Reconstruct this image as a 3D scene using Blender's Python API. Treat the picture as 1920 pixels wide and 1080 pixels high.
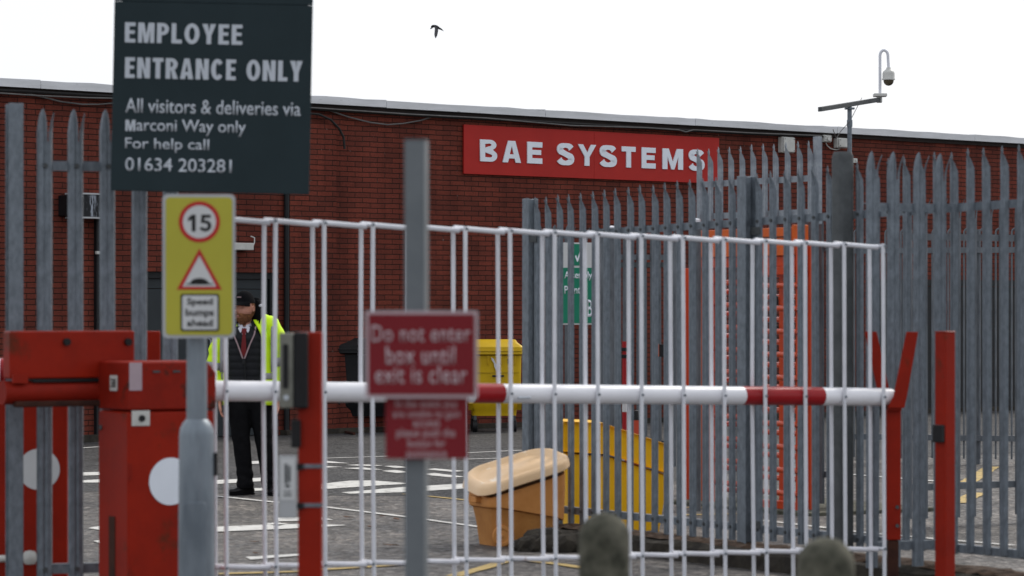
import bpy, bmesh, math, random
from mathutils import Vector, Matrix
random.seed(7)
R = math.radians
for o in list(bpy.data.objects):
    bpy.data.objects.remove(o)
scene = bpy.context.scene
COL = scene.collection

# ------------------------------------------------------------------ camera, sky, sun, exposure
F, HZ, EYE = 6000.0, 580.0, 1.65          # focal length in photo pixels, horizon row, eye height
cd = bpy.data.cameras.new('camera')
cam = bpy.data.objects.new('camera', cd); COL.objects.link(cam)
cam.location = (0, 0, EYE); cam.rotation_euler = (R(90), 0, 0)
cd.sensor_width = 36; cd.lens = 36 * F / 1920; cd.shift_y = (HZ - 540) / 1920
cd.clip_start = 0.1; cd.clip_end = 3000
cd.dof.use_dof = True; cd.dof.focus_distance = 39.0; cd.dof.aperture_fstop = 4.6
scene.camera = cam

SUN_EL, SUN_AZ = 40.0, 38.0               # azimuth measured from +Y towards +X
world = bpy.data.worlds.new('World'); scene.world = world; world.use_nodes = True
nt = world.node_tree; nt.nodes.clear()
sky = nt.nodes.new('ShaderNodeTexSky'); sky.sky_type = 'NISHITA'; sky.sun_disc = False
sky.sun_elevation = R(SUN_EL); sky.sun_rotation = R(SUN_AZ)
sky.air_density = 1.0; sky.dust_density = 4.0
cloud = nt.nodes.new('ShaderNodeMix'); cloud.data_type = 'RGBA'
cloud.inputs[0].default_value = 0.8       # closed cloud deck over the clear sky
cloud.inputs[7].default_value = (9.6, 9.9, 10.5, 1)
nt.links.new(sky.outputs[0], cloud.inputs[6])
bg = nt.nodes.new('ShaderNodeBackground'); bg.inputs[1].default_value = 0.1
out = nt.nodes.new('ShaderNodeOutputWorld')
nt.links.new(cloud.outputs[2], bg.inputs[0]); nt.links.new(bg.outputs[0], out.inputs[0])
sl = bpy.data.lights.new('sun', 'SUN'); sl.energy = 2.0; sl.angle = R(12); sl.color = (1, .95, .88)
sun = bpy.data.objects.new('sun', sl); COL.objects.link(sun)
sd = Vector((math.sin(R(SUN_AZ)) * math.cos(R(SUN_EL)), math.cos(R(SUN_AZ)) * math.cos(R(SUN_EL)), math.sin(R(SUN_EL))))
sun.rotation_euler = sd.to_track_quat('Z', 'Y').to_euler()
scene.view_settings.view_transform = 'Standard'; scene.view_settings.look = 'None'
scene.view_settings.exposure = 0.2; scene.view_settings.gamma = 1.0
scene.render.engine = 'CYCLES'
scene.render.resolution_x = 1024; scene.render.resolution_y = 576

# ------------------------------------------------------------------ layout helpers
def at(px, py, Y):
    return Vector(((px - 960) / F * Y, Y, EYE - (py - HZ) / F * Y))
def on_ground(px, py, z=0.0):
    return at(px, py, F * (EYE - z) / (py - HZ))
def zof(py, Y): return EYE - (py - HZ) / F * Y
class Line:
    def off(s, o): return Line(s.x0 - s.dy * o, s.y0 + s.dx * o, s.dx, s.dy)                                # a straight run on the ground plan
    def __init__(s, x0, y0, dx, dy):
        L = math.hypot(dx, dy); s.x0, s.y0, s.dx, s.dy = x0, y0, dx / L, dy / L
        s.rz = math.atan2(s.dy, s.dx); s.loc = (x0, y0, 0)
    def t(s, px):
        k = (px - 960) / F
        return (k * s.y0 - s.x0) / (s.dx - k * s.dy)
    def Y(s, px): return s.y0 + s.t(px) * s.dy
    def z(s, px, py): return zof(py, s.Y(px))
WALL = Line(-6.23, 38.93, 14.645, 13.66)
FENCE = Line(.078, 23.4, .516, -.857)
GATE = Line(-1.447, 16.2, .843, .539)
TURN = Line(1.58, 27.0, .516, -.857)

# ------------------------------------------------------------------ materials
def _ramp(n, stops):
    cr = n.color_ramp
    while len(cr.elements) < len(stops): cr.elements.new(.5)
    for e, (p, c) in zip(cr.elements, stops):
        e.position = p; e.color = (*c, 1) if len(c) == 3 else c
def mat(name, c1, c2=None, rough=.6, metal=0.0, scale=6.0, detail=5, bump=0.0, bscale=60.0, stretch=(1, 1, 1),
        lo=.35, hi=.65, rust=None, rust_amt=.62, rscale=2.0, spec=.22, rvar=0.0):
    m = bpy.data.materials.new(name); m.use_nodes = True
    t = m.node_tree; b = t.nodes['Principled BSDF']
    b.inputs['Roughness'].default_value = rough; b.inputs['Metallic'].default_value = metal
    b.inputs['Specular IOR Level'].default_value = spec
    tc = t.nodes.new('ShaderNodeTexCoord'); mp = t.nodes.new('ShaderNodeMapping')
    mp.inputs['Scale'].default_value = stretch
    t.links.new(tc.outputs['Object'], mp.inputs['Vector'])
    if c2 is None: c2 = tuple(x * .8 for x in c1)
    n = t.nodes.new('ShaderNodeTexNoise'); n.inputs['Scale'].default_value = scale; n.inputs['Detail'].default_value = detail
    n.inputs['Roughness'].default_value = .65
    t.links.new(mp.outputs[0], n.inputs['Vector'])
    r = t.nodes.new('ShaderNodeValToRGB'); _ramp(r, [(lo, c2), (hi, c1)])
    t.links.new(n.outputs['Fac'], r.inputs[0])
    col = r.outputs[0]
    if rust is not None:
        n2 = t.nodes.new('ShaderNodeTexNoise'); n2.inputs['Scale'].default_value = rscale; n2.inputs['Detail'].default_value = 8
        n2.inputs['Roughness'].default_value = .7
        t.links.new(mp.outputs[0], n2.inputs['Vector'])
        r2 = t.nodes.new('ShaderNodeValToRGB'); _ramp(r2, [(rust_amt, (0, 0, 0)), (min(.99, rust_amt + .08), (1, 1, 1))])
        t.links.new(n2.outputs['Fac'], r2.inputs[0])
        mx = t.nodes.new('ShaderNodeMix'); mx.data_type = 'RGBA'
        t.links.new(r2.outputs[0], mx.inputs[0]); t.links.new(col, mx.inputs[6]); mx.inputs[7].default_value = (*rust, 1)
        col = mx.outputs[2]
    t.links.new(col, b.inputs['Base Color'])
    if rvar:
        mr = t.nodes.new('ShaderNodeMapRange'); mr.inputs[3].default_value = rough - rvar; mr.inputs[4].default_value = rough + rvar
        t.links.new(n.outputs['Fac'], mr.inputs[0]); t.links.new(mr.outputs[0], b.inputs['Roughness'])
    if bump:
        nb = t.nodes.new('ShaderNodeTexNoise'); nb.inputs['Scale'].default_value = bscale; nb.inputs['Detail'].default_value = 4
        t.links.new(mp.outputs[0], nb.inputs['Vector'])
        bp = t.nodes.new('ShaderNodeBump'); bp.inputs['Strength'].default_value = bump; bp.inputs['Distance'].default_value = .01
        t.links.new(nb.outputs['Fac'], bp.inputs['Height']); t.links.new(bp.outputs[0], b.inputs['Normal'])
    return m

def brick_mat(name):
    m = bpy.data.materials.new(name); m.use_nodes = True
    t = m.node_tree; b = t.nodes['Principled BSDF']; b.inputs['Roughness'].default_value = .9; b.inputs['Specular IOR Level'].default_value = .15
    L = t.links.new
    tc = t.nodes.new('ShaderNodeTexCoord'); sp = t.nodes.new('ShaderNodeSeparateXYZ'); L(tc.outputs['Object'], sp.inputs[0])
    ad = t.nodes.new('ShaderNodeMath'); ad.operation = 'ADD'; L(sp.outputs[0], ad.inputs[0]); L(sp.outputs[1], ad.inputs[1])
    cb = t.nodes.new('ShaderNodeCombineXYZ'); L(ad.outputs[0], cb.inputs[0]); L(sp.outputs[2], cb.inputs[1])
    # a little wander so that no course is ruler straight
    wn = t.nodes.new('ShaderNodeTexNoise'); wn.inputs['Scale'].default_value = 3.5; wn.inputs['Detail'].default_value = 3
    L(tc.outputs['Object'], wn.inputs['Vector'])
    ws = t.nodes.new('ShaderNodeVectorMath'); ws.operation = 'SCALE'; ws.inputs['Scale'].default_value = .012
    L(wn.outputs['Color'], ws.inputs[0])
    wa = t.nodes.new('ShaderNodeVectorMath'); wa.operation = 'ADD'; L(cb.outputs[0], wa.inputs[0]); L(ws.outputs[0], wa.inputs[1])
    br = t.nodes.new('ShaderNodeTexBrick'); L(wa.outputs[0], br.inputs['Vector'])
    br.inputs['Scale'].default_value = 1; br.inputs['Brick Width'].default_value = .263; br.inputs['Row Height'].default_value = .0685
    br.inputs['Mortar Size'].default_value = .0062; br.inputs['Mortar Smooth'].default_value = .25; br.inputs['Bias'].default_value = -.1
    br.inputs['Color1'].default_value = (.170, .039, .025, 1); br.inputs['Color2'].default_value = (.112, .029, .020, 1)
    br.inputs['Mortar'].default_value = (.030, .014, .011, 1)
    # broad weathering
    n = t.nodes.new('ShaderNodeTexNoise'); n.inputs['Scale'].default_value = .9; n.inputs['Detail'].default_value = 6; n.inputs['Roughness'].default_value = .7
    mpw = t.nodes.new('ShaderNodeMapping'); mpw.inputs['Scale'].default_value = (1.6, 1.6, .4); L(tc.outputs['Object'], mpw.inputs['Vector']); L(mpw.outputs[0], n.inputs['Vector'])
    rp = t.nodes.new('ShaderNodeValToRGB'); _ramp(rp, [(.3, (.55, .56, .57)), (.7, (1.2, 1.2, 1.18))]); L(n.outputs['Fac'], rp.inputs[0])
    mu = t.nodes.new('ShaderNodeMix'); mu.data_type = 'RGBA'; mu.blend_type = 'MULTIPLY'; mu.inputs[0].default_value = 1
    L(br.outputs['Color'], mu.inputs[6]); L(rp.outputs[0], mu.inputs[7])
    # fine grain
    n3 = t.nodes.new('ShaderNodeTexNoise'); n3.inputs['Scale'].default_value = 55; n3.inputs['Detail'].default_value = 4
    L(tc.outputs['Object'], n3.inputs['Vector'])
    rp3 = t.nodes.new('ShaderNodeValToRGB'); _ramp(rp3, [(.3, (.72, .72, .72)), (.7, (1.2, 1.2, 1.2))]); L(n3.outputs['Fac'], rp3.inputs[0])
    mu3 = t.nodes.new('ShaderNodeMix'); mu3.data_type = 'RGBA'; mu3.blend_type = 'MULTIPLY'; mu3.inputs[0].default_value = 1
    L(mu.outputs[2], mu3.inputs[6]); L(rp3.outputs[0], mu3.inputs[7])
    # lime specks bleeding out of the perpends
    n2 = t.nodes.new('ShaderNodeTexNoise'); n2.inputs['Scale'].default_value = 9; n2.inputs['Detail'].default_value = 9; n2.inputs['Roughness'].default_value = .85
    mp2 = t.nodes.new('ShaderNodeMapping'); mp2.inputs['Scale'].default_value = (3.0, 3.0, 1.2); L(tc.outputs['Object'], mp2.inputs['Vector'])
    L(mp2.outputs[0], n2.inputs['Vector'])
    rp2 = t.nodes.new('ShaderNodeValToRGB'); _ramp(rp2, [(.735, (0, 0, 0)), (.76, (1, 1, 1))]); L(n2.outputs['Fac'], rp2.inputs[0])
    n5 = t.nodes.new('ShaderNodeTexNoise'); n5.inputs['Scale'].default_value = 5; n5.inputs['Detail'].default_value = 8; n5.inputs['Roughness'].default_value = .8
    L(mp2.outputs[0], n5.inputs['Vector'])
    rp5 = t.nodes.new('ShaderNodeValToRGB'); _ramp(rp5, [(.62, (0, 0, 0)), (.67, (1, 1, 1))]); L(n5.outputs['Fac'], rp5.inputs[0])
    mm = t.nodes.new('ShaderNodeMath'); mm.operation = 'MULTIPLY'; L(rp5.outputs[0], mm.inputs[0]); L(br.outputs['Fac'], mm.inputs[1])
    mx_ = t.nodes.new('ShaderNodeMath'); mx_.operation = 'MAXIMUM'; L(mm.outputs[0], mx_.inputs[0]); L(rp2.outputs[0], mx_.inputs[1])
    mx = t.nodes.new('ShaderNodeMix'); mx.data_type = 'RGBA'; L(mx_.outputs[0], mx.inputs[0]); L(mu3.outputs[2], mx.inputs[6])
    mx.inputs[7].default_value = (.36, .32, .29, 1)
    L(mx.outputs[2], b.inputs['Base Color'])
    bp = t.nodes.new('ShaderNodeBump'); bp.inputs['Strength'].default_value = .8; bp.inputs['Distance'].default_value = .006
    iv = t.nodes.new('ShaderNodeMath'); iv.operation = 'SUBTRACT'; iv.inputs[0].default_value = 1; L(br.outputs['Fac'], iv.inputs[1])
    L(iv.outputs[0], bp.inputs['Height']); L(bp.outputs[0], b.inputs['Normal'])
    return m

def asphalt_mat(name, cols, grain=28, contrast=1.0, rough=.7, spec=.4):
    m = bpy.data.materials.new(name); m.use_nodes = True
    t = m.node_tree; b = t.nodes['Principled BSDF']; L = t.links.new
    b.inputs['Specular IOR Level'].default_value = spec
    tc = t.nodes.new('ShaderNodeTexCoord')
    n1 = t.nodes.new('ShaderNodeTexNoise'); n1.inputs['Scale'].default_value = .8; n1.inputs['Detail'].default_value = 9; n1.inputs['Roughness'].default_value = .72
    L(tc.outputs['Object'], n1.inputs['Vector'])
    r1 = t.nodes.new('ShaderNodeValToRGB'); _ramp(r1, [(.32, cols[0]), (.52, cols[1]), (.70, cols[2])]); L(n1.outputs['Fac'], r1.inputs[0])
    n2 = t.nodes.new('ShaderNodeTexVoronoi'); n2.inputs['Scale'].default_value = grain; L(tc.outputs['Object'], n2.inputs['Vector'])
    hs = t.nodes.new('ShaderNodeSeparateColor'); L(n2.outputs['Color'], hs.inputs[0])
    k = contrast
    r2 = t.nodes.new('ShaderNodeValToRGB'); _ramp(r2, [(.0, (1 - .6 * k,) * 3), (.6, (1.0,) * 3), (.88, (1 + .5 * k,) * 3), (1.0, (1 + 2.0 * k, 1 + 1.95 * k, 1 + 1.85 * k))]); L(hs.outputs[0], r2.inputs[0])
    mu = t.nodes.new('ShaderNodeMix'); mu.data_type = 'RGBA'; mu.blend_type = 'MULTIPLY'; mu.inputs[0].default_value = 1
    L(r1.outputs[0], mu.inputs[6]); L(r2.outputs[0], mu.inputs[7])
    n4 = t.nodes.new('ShaderNodeTexNoise'); n4.inputs['Scale'].default_value = 2; n4.inputs['Detail'].default_value = 5; L(tc.outputs['Object'], n4.inputs['Vector'])
    va = t.nodes.new('ShaderNodeVectorMath'); va.operation = 'ADD'; L(tc.outputs['Object'], va.inputs[0]); L(n4.outputs['Color'], va.inputs[1])
    v = t.nodes.new('ShaderNodeTexVoronoi'); v.feature = 'DISTANCE_TO_EDGE'; v.inputs['Scale'].default_value = .45; L(va.outputs[0], v.inputs['Vector'])
    r3 = t.nodes.new('ShaderNodeValToRGB'); _ramp(r3, [(.0, (.35,) * 3), (.03, (1, 1, 1))]); L(v.outputs['Distance'], r3.inputs[0])
    mu2 = t.nodes.new('ShaderNodeMix'); mu2.data_type = 'RGBA'; mu2.blend_type = 'MULTIPLY'; mu2.inputs[0].default_value = 1
    L(mu.outputs[2], mu2.inputs[6]); L(r3.outputs[0], mu2.inputs[7])
    L(mu2.outputs[2], b.inputs['Base Color'])
    mr = t.nodes.new('ShaderNodeMapRange'); mr.inputs[3].default_value = rough + .2; mr.inputs[4].default_value = rough - .25
    L(hs.outputs[1], mr.inputs[0]); L(mr.outputs[0], b.inputs['Roughness'])
    bp = t.nodes.new('ShaderNodeBump'); bp.inputs['Strength'].default_value = .9; bp.inputs['Distance'].default_value = .012
    L(n2.outputs['Distance'], bp.inputs['Height']); L(bp.outputs[0], b.inputs['Normal'])
    return m

M = {}
M['brick'] = brick_mat('brick')
M['asphalt'] = asphalt_mat('worn_asphalt', [(.043, .039, .037), (.074, .066, .060), (.132, .116, .102)], 24, 1.0)
M['asphalt_dark'] = asphalt_mat('dark_asphalt', [(.036, .036, .037), (.050, .049, .049), (.072, .069, .066)], 34, .7, .8, .25)
M['steel'] = mat('galvanised_steel', (.195, .225, .255), (.112, .131, .150), rough=.45, metal=.2, scale=34, detail=8, stretch=(1, 1, .5), bump=.2, bscale=60, rvar=.14, lo=.34, hi=.68, rust=(.080, .088, .092), rust_amt=.64, rscale=5)
M['steel_light'] = mat('bright_galvanised_steel', (.30, .33, .36), (.20, .22, .25), rough=.45, metal=.3, scale=18, bump=.1, rvar=.1)
M['steel_dark'] = mat('weathered_steel', (.085, .092, .095), (.055, .06, .062), rough=.6, metal=.3, scale=9, bump=.2, rust=(.06, .045, .03), rust_amt=.66)
M['steel_far'] = mat('old_galvanised_steel', (.15, .165, .182), (.085, .095, .107), rough=.55, metal=.25, scale=14, stretch=(1, 1, .3))
M['grey_post'] = mat('grey_painted_post', (.155, .17, .18), (.12, .135, .145), rough=.5, scale=4, metal=.1)
M['lamp_steel'] = mat('lamp_column_steel', (.235, .27, .30), (.13, .155, .18), rough=.42, metal=.35, scale=7, stretch=(1, 1, .25), bump=.1, rvar=.1)
M['white'] = mat('white_paint', (.70, .71, .75), (.60, .61, .65), rough=.38, scale=5, rust=(.35, .28, .23), rust_amt=.68, rscale=9)
M['boom_white'] = mat('white_boom_coating', (.80, .80, .83), (.73, .73, .76), rough=.3, scale=3)
M['red'] = mat('red_paint', (.275, .014, .004), (.205, .011, .004), rough=.42, scale=3.5, rust=(.11, .020, .008), rust_amt=.575, rscale=2.6, bump=.08, bscale=30, rvar=.08, spec=.12)
M['red_band'] = mat('red_reflective_band', (.32, .012, .016), (.27, .010, .013), rough=.3, scale=4)
M['red_rust'] = mat('rusted_red_paint', (.25, .013, .005), (.18, .011, .005), rough=.6, scale=5, rust=(.045, .016, .010), rust_amt=.57, rscale=5, bump=.2, spec=.12)
M['rust'] = mat('rust', (.055, .02, .012), (.03, .012, .009), rough=.85, scale=12, bump=.3)
M['sign_red'] = mat('sign_red', (.185, .014, .02), (.17, .013, .018), rough=.5, scale=2, spec=.15)
M['board_red'] = mat('name_board_red', (.40, .025, .020), (.35, .022, .018), rough=.5, scale=1.5, spec=.12)
M['board_green'] = mat('dark_slate_board', (.021, .034, .039), (.017, .028, .032), rough=.6, scale=2, spec=.12)
M['letter'] = mat('letter_white', (.74, .78, .84), (.69, .73, .79), rough=.45, scale=3)
M['letter_dim'] = mat('letter_grey_white', (.50, .535, .58), (.45, .485, .53), rough=.5, scale=3)
M['letter_pink'] = mat('letter_pale', (.46, .38, .40), (.42, .34, .36), rough=.5, scale=3)
M['sign_yellow'] = mat('sign_yellow', (.42, .39, .045), (.38, .35, .04), rough=.4, scale=2)
M['sign_white'] = mat('sign_white', (.56, .57, .57), (.51, .52, .52), rough=.45, scale=3)
M['sign_edge'] = mat('sign_edge_grey', (.42, .43, .44), (.36, .37, .38), rough=.5, scale=3)
M['road_red'] = mat('sign_ring_red', (.45, .02, .02), (.40, .018, .018), rough=.4, scale=3)
M['black'] = mat('black_plastic', (.012, .012, .013), (.008, .008, .009), rough=.5, scale=6, bump=.1)
M['sign_black'] = mat('sign_black', (.012, .012, .012), (.012, .012, .012), rough=.5)
M['reader'] = mat('reader_face', (.20, .20, .17), (.13, .13, .11), rough=.5, scale=9)
M['green'] = mat('sign_green', (.012, .20, .115), (.010, .17, .10), rough=.45, scale=3)
M['coping'] = mat('coping_metal', (.66, .67, .69), (.54, .55, .56), rough=.55, scale=3, stretch=(.5, 1, 4), rust=(.10, .10, .095), rust_amt=.63, rscale=6)
M['roof'] = mat('roof_felt', (.09, .09, .09), (.06, .06, .06), rough=.9, bump=.2)
M['shadow_gap'] = mat('painted_coping_shadow', (.03, .022, .02), (.02, .016, .014), rough=.9)
M['door'] = mat('dark_grey_door', (.026, .032, .036), (.021, .026, .030), rough=.5, scale=2)
M['frame_dark'] = mat('black_frame', (.012, .013, .015), (.009, .01, .011), rough=.5)
M['vent'] = mat('peeling_black_paint', (.012, .013, .016), (.008, .009, .011), rough=.5, scale=5, stretch=(3.0, 3.0, .5), rust=(.30, .33, .38), rust_amt=.52, rscale=4)
M['cable'] = mat('cable_black', (.02, .019, .018), (.015, .014, .014), rough=.6)
M['cable_grey'] = mat('cable_grey', (.14, .135, .13), (.10, .098, .095), rough=.6)
M['plastic_white'] = mat('white_plastic', (.55, .55, .52), (.45, .45, .42), rough=.45, scale=8)
M['orange'] = mat('orange_paint', (.66, .125, .020), (.56, .10, .017), rough=.42, scale=5, bump=.05)
M['orange_red'] = mat('red_orange_paint', (.56, .060, .012), (.46, .048, .010), rough=.35, scale=6)
M['rod'] = mat('glossy_orange_rod', (.52, .062, .014), (.44, .05, .012), rough=.22, scale=5, spec=.6)
M['orange_dark'] = mat('dark_orange_steel', (.10, .028, .012), (.07, .018, .01), rough=.6, scale=6)
M['bin_yellow'] = mat('bin_yellow_plastic', (.62, .40, .012), (.54, .34, .010), rough=.42, scale=3, bump=.05, rust=(.30, .19, .02), rust_amt=.66, rscale=4)
M['grit_yellow'] = mat('grit_bin_yellow', (.90, .50, .008), (.82, .43, .008), rough=.5, scale=3, bump=.08, rust=(.42, .20, .02), rust_amt=.64, rscale=3)
M['grit_tan'] = mat('sun_faded_orange_plastic', (.64, .285, .085), (.53, .22, .058), rough=.6, scale=4, bump=.12, rust=(.20, .085, .022), rust_amt=.63, rscale=5)
M['grit_lid'] = mat('sun_bleached_lid_plastic', (.76, .54, .33), (.68, .46, .26), rough=.45, scale=3, bump=.03, rust=(.80, .70, .57), rust_amt=.58, rscale=7)
M['grit_dark'] = mat('shade_toned_plastic', (.10, .045, .016), (.06, .028, .012), rough=.8, scale=9)  # dark tone puts the shade under the lid into the colour
M['concrete'] = mat('mossy_concrete', (.125, .120, .092), (.035, .036, .026), rough=.95, scale=13, bump=.5, bscale=45, rust=(.16, .15, .115), rust_amt=.6, rscale=5)
M['kerb'] = mat('dirty_kerb_stone', (.05, .043, .033), (.022, .019, .016), rough=.95, scale=9, bump=.6, bscale=30, rust=(.085, .10, .05), rust_amt=.66, rscale=7)
M['soil'] = mat('leaf_mould', (.075, .045, .028), (.035, .022, .015), rough=.95, scale=25, bump=.8, bscale=40)
M['leaf'] = mat('dead_leaf', (.14, .055, .02), (.07, .03, .014), rough=.8, scale=15)
M['paint_white'] = mat('worn_white_road_paint', (.62, .61, .58), (.48, .47, .44), rough=.7, scale=9, detail=8, rust=(.11, .105, .10), rust_amt=.57, rscale=6)
M['paint_yellow'] = mat('worn_yellow_road_paint', (.50, .36, .13), (.38, .27, .10), rough=.7, scale=9, rust=(.12, .11, .09), rust_amt=.55, rscale=5)
M['skin'] = mat('skin', (.52, .255, .185), (.42, .19, .13), rough=.5, scale=14)
M['lip'] = mat('lips', (.28, .09, .075), rough=.5)
M['eye'] = mat('eye_dark', (.02, .014, .012), rough=.3)
M['beard'] = mat('ginger_beard', (.27, .115, .052), (.13, .055, .027), rough=.85, scale=60, bump=.6, bscale=180)
M['cloth_black'] = mat('black_cloth', (.009, .009, .010), (.006, .006, .007), rough=1.0, scale=12, bump=.3, bscale=35, spec=.04)
M['vest'] = mat('black_quilted_nylon', (.013, .014, .017), (.009, .010, .012), spec=.15, rough=.6, scale=9, bump=.25, bscale=25)
M['shoe'] = mat('black_leather', (.010, .010, .011), (.007, .007, .008), rough=.32, scale=9)
M['hivis'] = mat('hi_vis_yellow', (.66, .93, .02), (.54, .82, .012), rough=.65, scale=6, bump=.35, bscale=18)
M['reflect'] = mat('reflective_tape', (.30, .30, .31), (.24, .24, .25), rough=.4, scale=9)
M['shirt'] = mat('pale_shirt', (.60, .60, .66), (.52, .52, .58), rough=.8)
M['tie'] = mat('red_tie', (.15, .009, .011), (.11, .007, .009), rough=.6)
M['lanyard'] = mat('pink_grey_lanyard', (.30, .21, .22), (.24, .17, .18), rough=.6)
M['bird'] = mat('dark_feathers', (.020, .020, .023), (.012, .012, .014), rough=.7)
M['bird_pale'] = mat('grey_feathers', (.09, .09, .095), (.06, .06, .065), rough=.7)
M['dome'] = mat('smoked_dome', (.10, .085, .055), (.085, .07, .045), rough=.2)
M['cone_red'] = mat('cone_red', (.45, .06, .025), (.38, .05, .02), rough=.5)

# ------------------------------------------------------------------ mesh helpers
def rotz(a): return Matrix.Rotation(a, 3, 'Z')
class MB:
    def __init__(s): s.v, s.f, s.mi, s.cur = [], [], [], 0
    def add(s, vs, fs):
        b = len(s.v); s.v += [tuple(p) for p in vs]
        for f in fs: s.f.append(tuple(i + b for i in f)); s.mi.append(s.cur)
        return s
    def box(s, x0, x1, y0, y1, z0, z1, M3=None, c=None):
        vs = [Vector((x, y, z)) for z in (z0, z1) for y in (y0, y1) for x in (x0, x1)]
        if M3 is not None:
            c = Vector(c) if c is not None else Vector(((x0 + x1) / 2, (y0 + y1) / 2, (z0 + z1) / 2))
            vs = [M3 @ (p - c) + c for p in vs]
        return s.add(vs, [(0, 2, 3, 1), (4, 5, 7, 6), (0, 1, 5, 4), (1, 3, 7, 5), (3, 2, 6, 7), (2, 0, 4, 6)])
    def loft(s, rings, cap=True, closed=True):
        n = len(rings[0]); vs = [p for r in rings for p in r]; fs = []
        for i in range(len(rings) - 1):
            for j in range(n if closed else n - 1):
                k = (j + 1) % n
                fs.append((i * n + j, i * n + k, (i + 1) * n + k, (i + 1) * n + j))
        if cap and closed:
            fs.append(tuple(reversed(range(n)))); fs.append(tuple(range((len(rings) - 1) * n, len(rings) * n)))
        return s.add(vs, fs)
    def tube(s, pts, r, n=10, cap=True):
        pts = [Vector(p) for p in pts]; rings = []
        rs = r if isinstance(r, (list, tuple)) else [r] * len(pts)
        up = Vector((0, 0, 1)); prev = None
        for i, p in enumerate(pts):
            d = (pts[min(i + 1, len(pts) - 1)] - pts[max(i - 1, 0)]).normalized()
            if prev is None:
                a = up if abs(d.z) < .9 else Vector((1, 0, 0))
                u = d.cross(a).normalized()
            else:
                u = (prev - d * prev.dot(d)).normalized()
            w = d.cross(u); prev = u
            rings.append([p + (u * math.cos(t) + w * math.sin(t)) * rs[i] for t in [2 * math.pi * k / n for k in range(n)]])
        return s.loft(rings, cap)
    def lathe(s, prof, n=20, c=(0, 0, 0)):
        c = Vector(c)
        return s.loft([[c + Vector((r * math.cos(2 * math.pi * k / n), r * math.sin(2 * math.pi * k / n), z)) for k in range(n)] for r, z in prof])
    def prism(s, poly, y0, y1):           # polygon in local x,z extruded along y
        n = len(poly); vs = [(x, y0, z) for x, z in poly] + [(x, y1, z) for x, z in poly]
        fs = [tuple(range(n)), tuple(reversed(range(n, 2 * n)))] + [(i, i + n, (i + 1) % n + n, (i + 1) % n) for i in range(n)]
        return s.add(vs, fs)
    def disc(s, cx, cz, r, y0, y1, n=32, r2=None):
        if r2 is None: return s.prism([(cx + r * math.cos(2 * math.pi * k / n), cz + r * math.sin(2 * math.pi * k / n)) for k in range(n)], y0, y1)
        o = [(cx + r * math.cos(2 * math.pi * k / n), cz + r * math.sin(2 * math.pi * k / n)) for k in range(n)]
        i = [(cx + r2 * math.cos(2 * math.pi * k / n), cz + r2 * math.sin(2 * math.pi * k / n)) for k in range(n)]
        return s.band(o, i, y0, y1)
    def band(s, o, i, y0, y1):            # flat frame between an outer and an inner outline
        n = len(o); vs = [(x, y, z) for y in (y0, y1) for P in (o, i) for x, z in P]; fs = []
        for k in range(n):
            j = (k + 1) % n
            fs += [(k, j, n + j, n + k), (2 * n + j, 2 * n + k, 3 * n + k, 3 * n + j), (j, k, 2 * n + k, 2 * n + j), (n + k, n + j, 3 * n + j, 3 * n + k)]
        return s.add(vs, fs)
    def build(s, name, m, parent=None, loc=(0, 0, 0), rz=0.0, bevel=0.0, smooth=True, sub=0, solid=0.0, segs=2):
        me = bpy.data.meshes.new(name); me.from_pydata(s.v, [], s.f)
        ms = m if isinstance(m, (list, tuple)) else [m]
        for x in ms: me.materials.append(x)
        me.polygons.foreach_set('material_index', s.mi)
        bm = bmesh.new(); bm.from_mesh(me); bmesh.ops.recalc_face_normals(bm, faces=bm.faces); bm.to_mesh(me); bm.free()
        if smooth:
            me.polygons.foreach_set('use_smooth', [True] * len(me.polygons)); me.set_sharp_from_angle(angle=R(38))
        me.update()
        o = bpy.data.objects.new(name, me); COL.objects.link(o)
        o.location = loc; o.rotation_euler = (0, 0, rz)
        if parent is not None: o.parent = parent
        if solid:
            k = o.modifiers.new('solid', 'SOLIDIFY'); k.thickness = solid; k.offset = 0
        if bevel:
            k = o.modifiers.new('bevel', 'BEVEL'); k.width = bevel; k.segments = segs; k.limit_method = 'ANGLE'; k.angle_limit = R(40); k.harden_normals = True
        if sub:
            k = o.modifiers.new('sub', 'SUBSURF'); k.levels = sub; k.render_levels = sub
        return o
def rrect(x0, x1, z0, z1, r, n=5):
    P = []
    for cx, cz, a in ((x1 - r, z0 + r, -90), (x1 - r, z1 - r, 0), (x0 + r, z1 - r, 90), (x0 + r, z0 + r, 180)):
        for k in range(n + 1):
            t = R(a + 90 * k / n); P.append((cx + r * math.cos(t), cz + r * math.sin(t)))
    return P
def tag(o, label=None, cat=None, group=None, kind=None):
    if label: o['label'] = label
    if cat: o['category'] = cat
    if group: o['group'] = group
    if kind: o['kind'] = kind
    return o
def thing(name, loc, rz=0.0, label=None, cat=None, group=None):
    o = bpy.data.objects.new(name, None); COL.objects.link(o); o.empty_display_size = .2
    o.location = loc; o.rotation_euler = (0, 0, rz)
    return tag(o, label, cat, group)
def dup(src, parent, loc, rz=0.0, rx=0.0, ry=0.0):
    c = src.copy(); COL.objects.link(c); c.parent = parent; c.location = loc; c.rotation_euler = (rx, ry, rz); return c
def baked(o):
    dg = bpy.context.evaluated_depsgraph_get(); me = bpy.data.meshes.new_from_object(o.evaluated_get(dg))
    o.modifiers.clear(); old = o.data; o.data = me; me.name = old.name; return o
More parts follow.
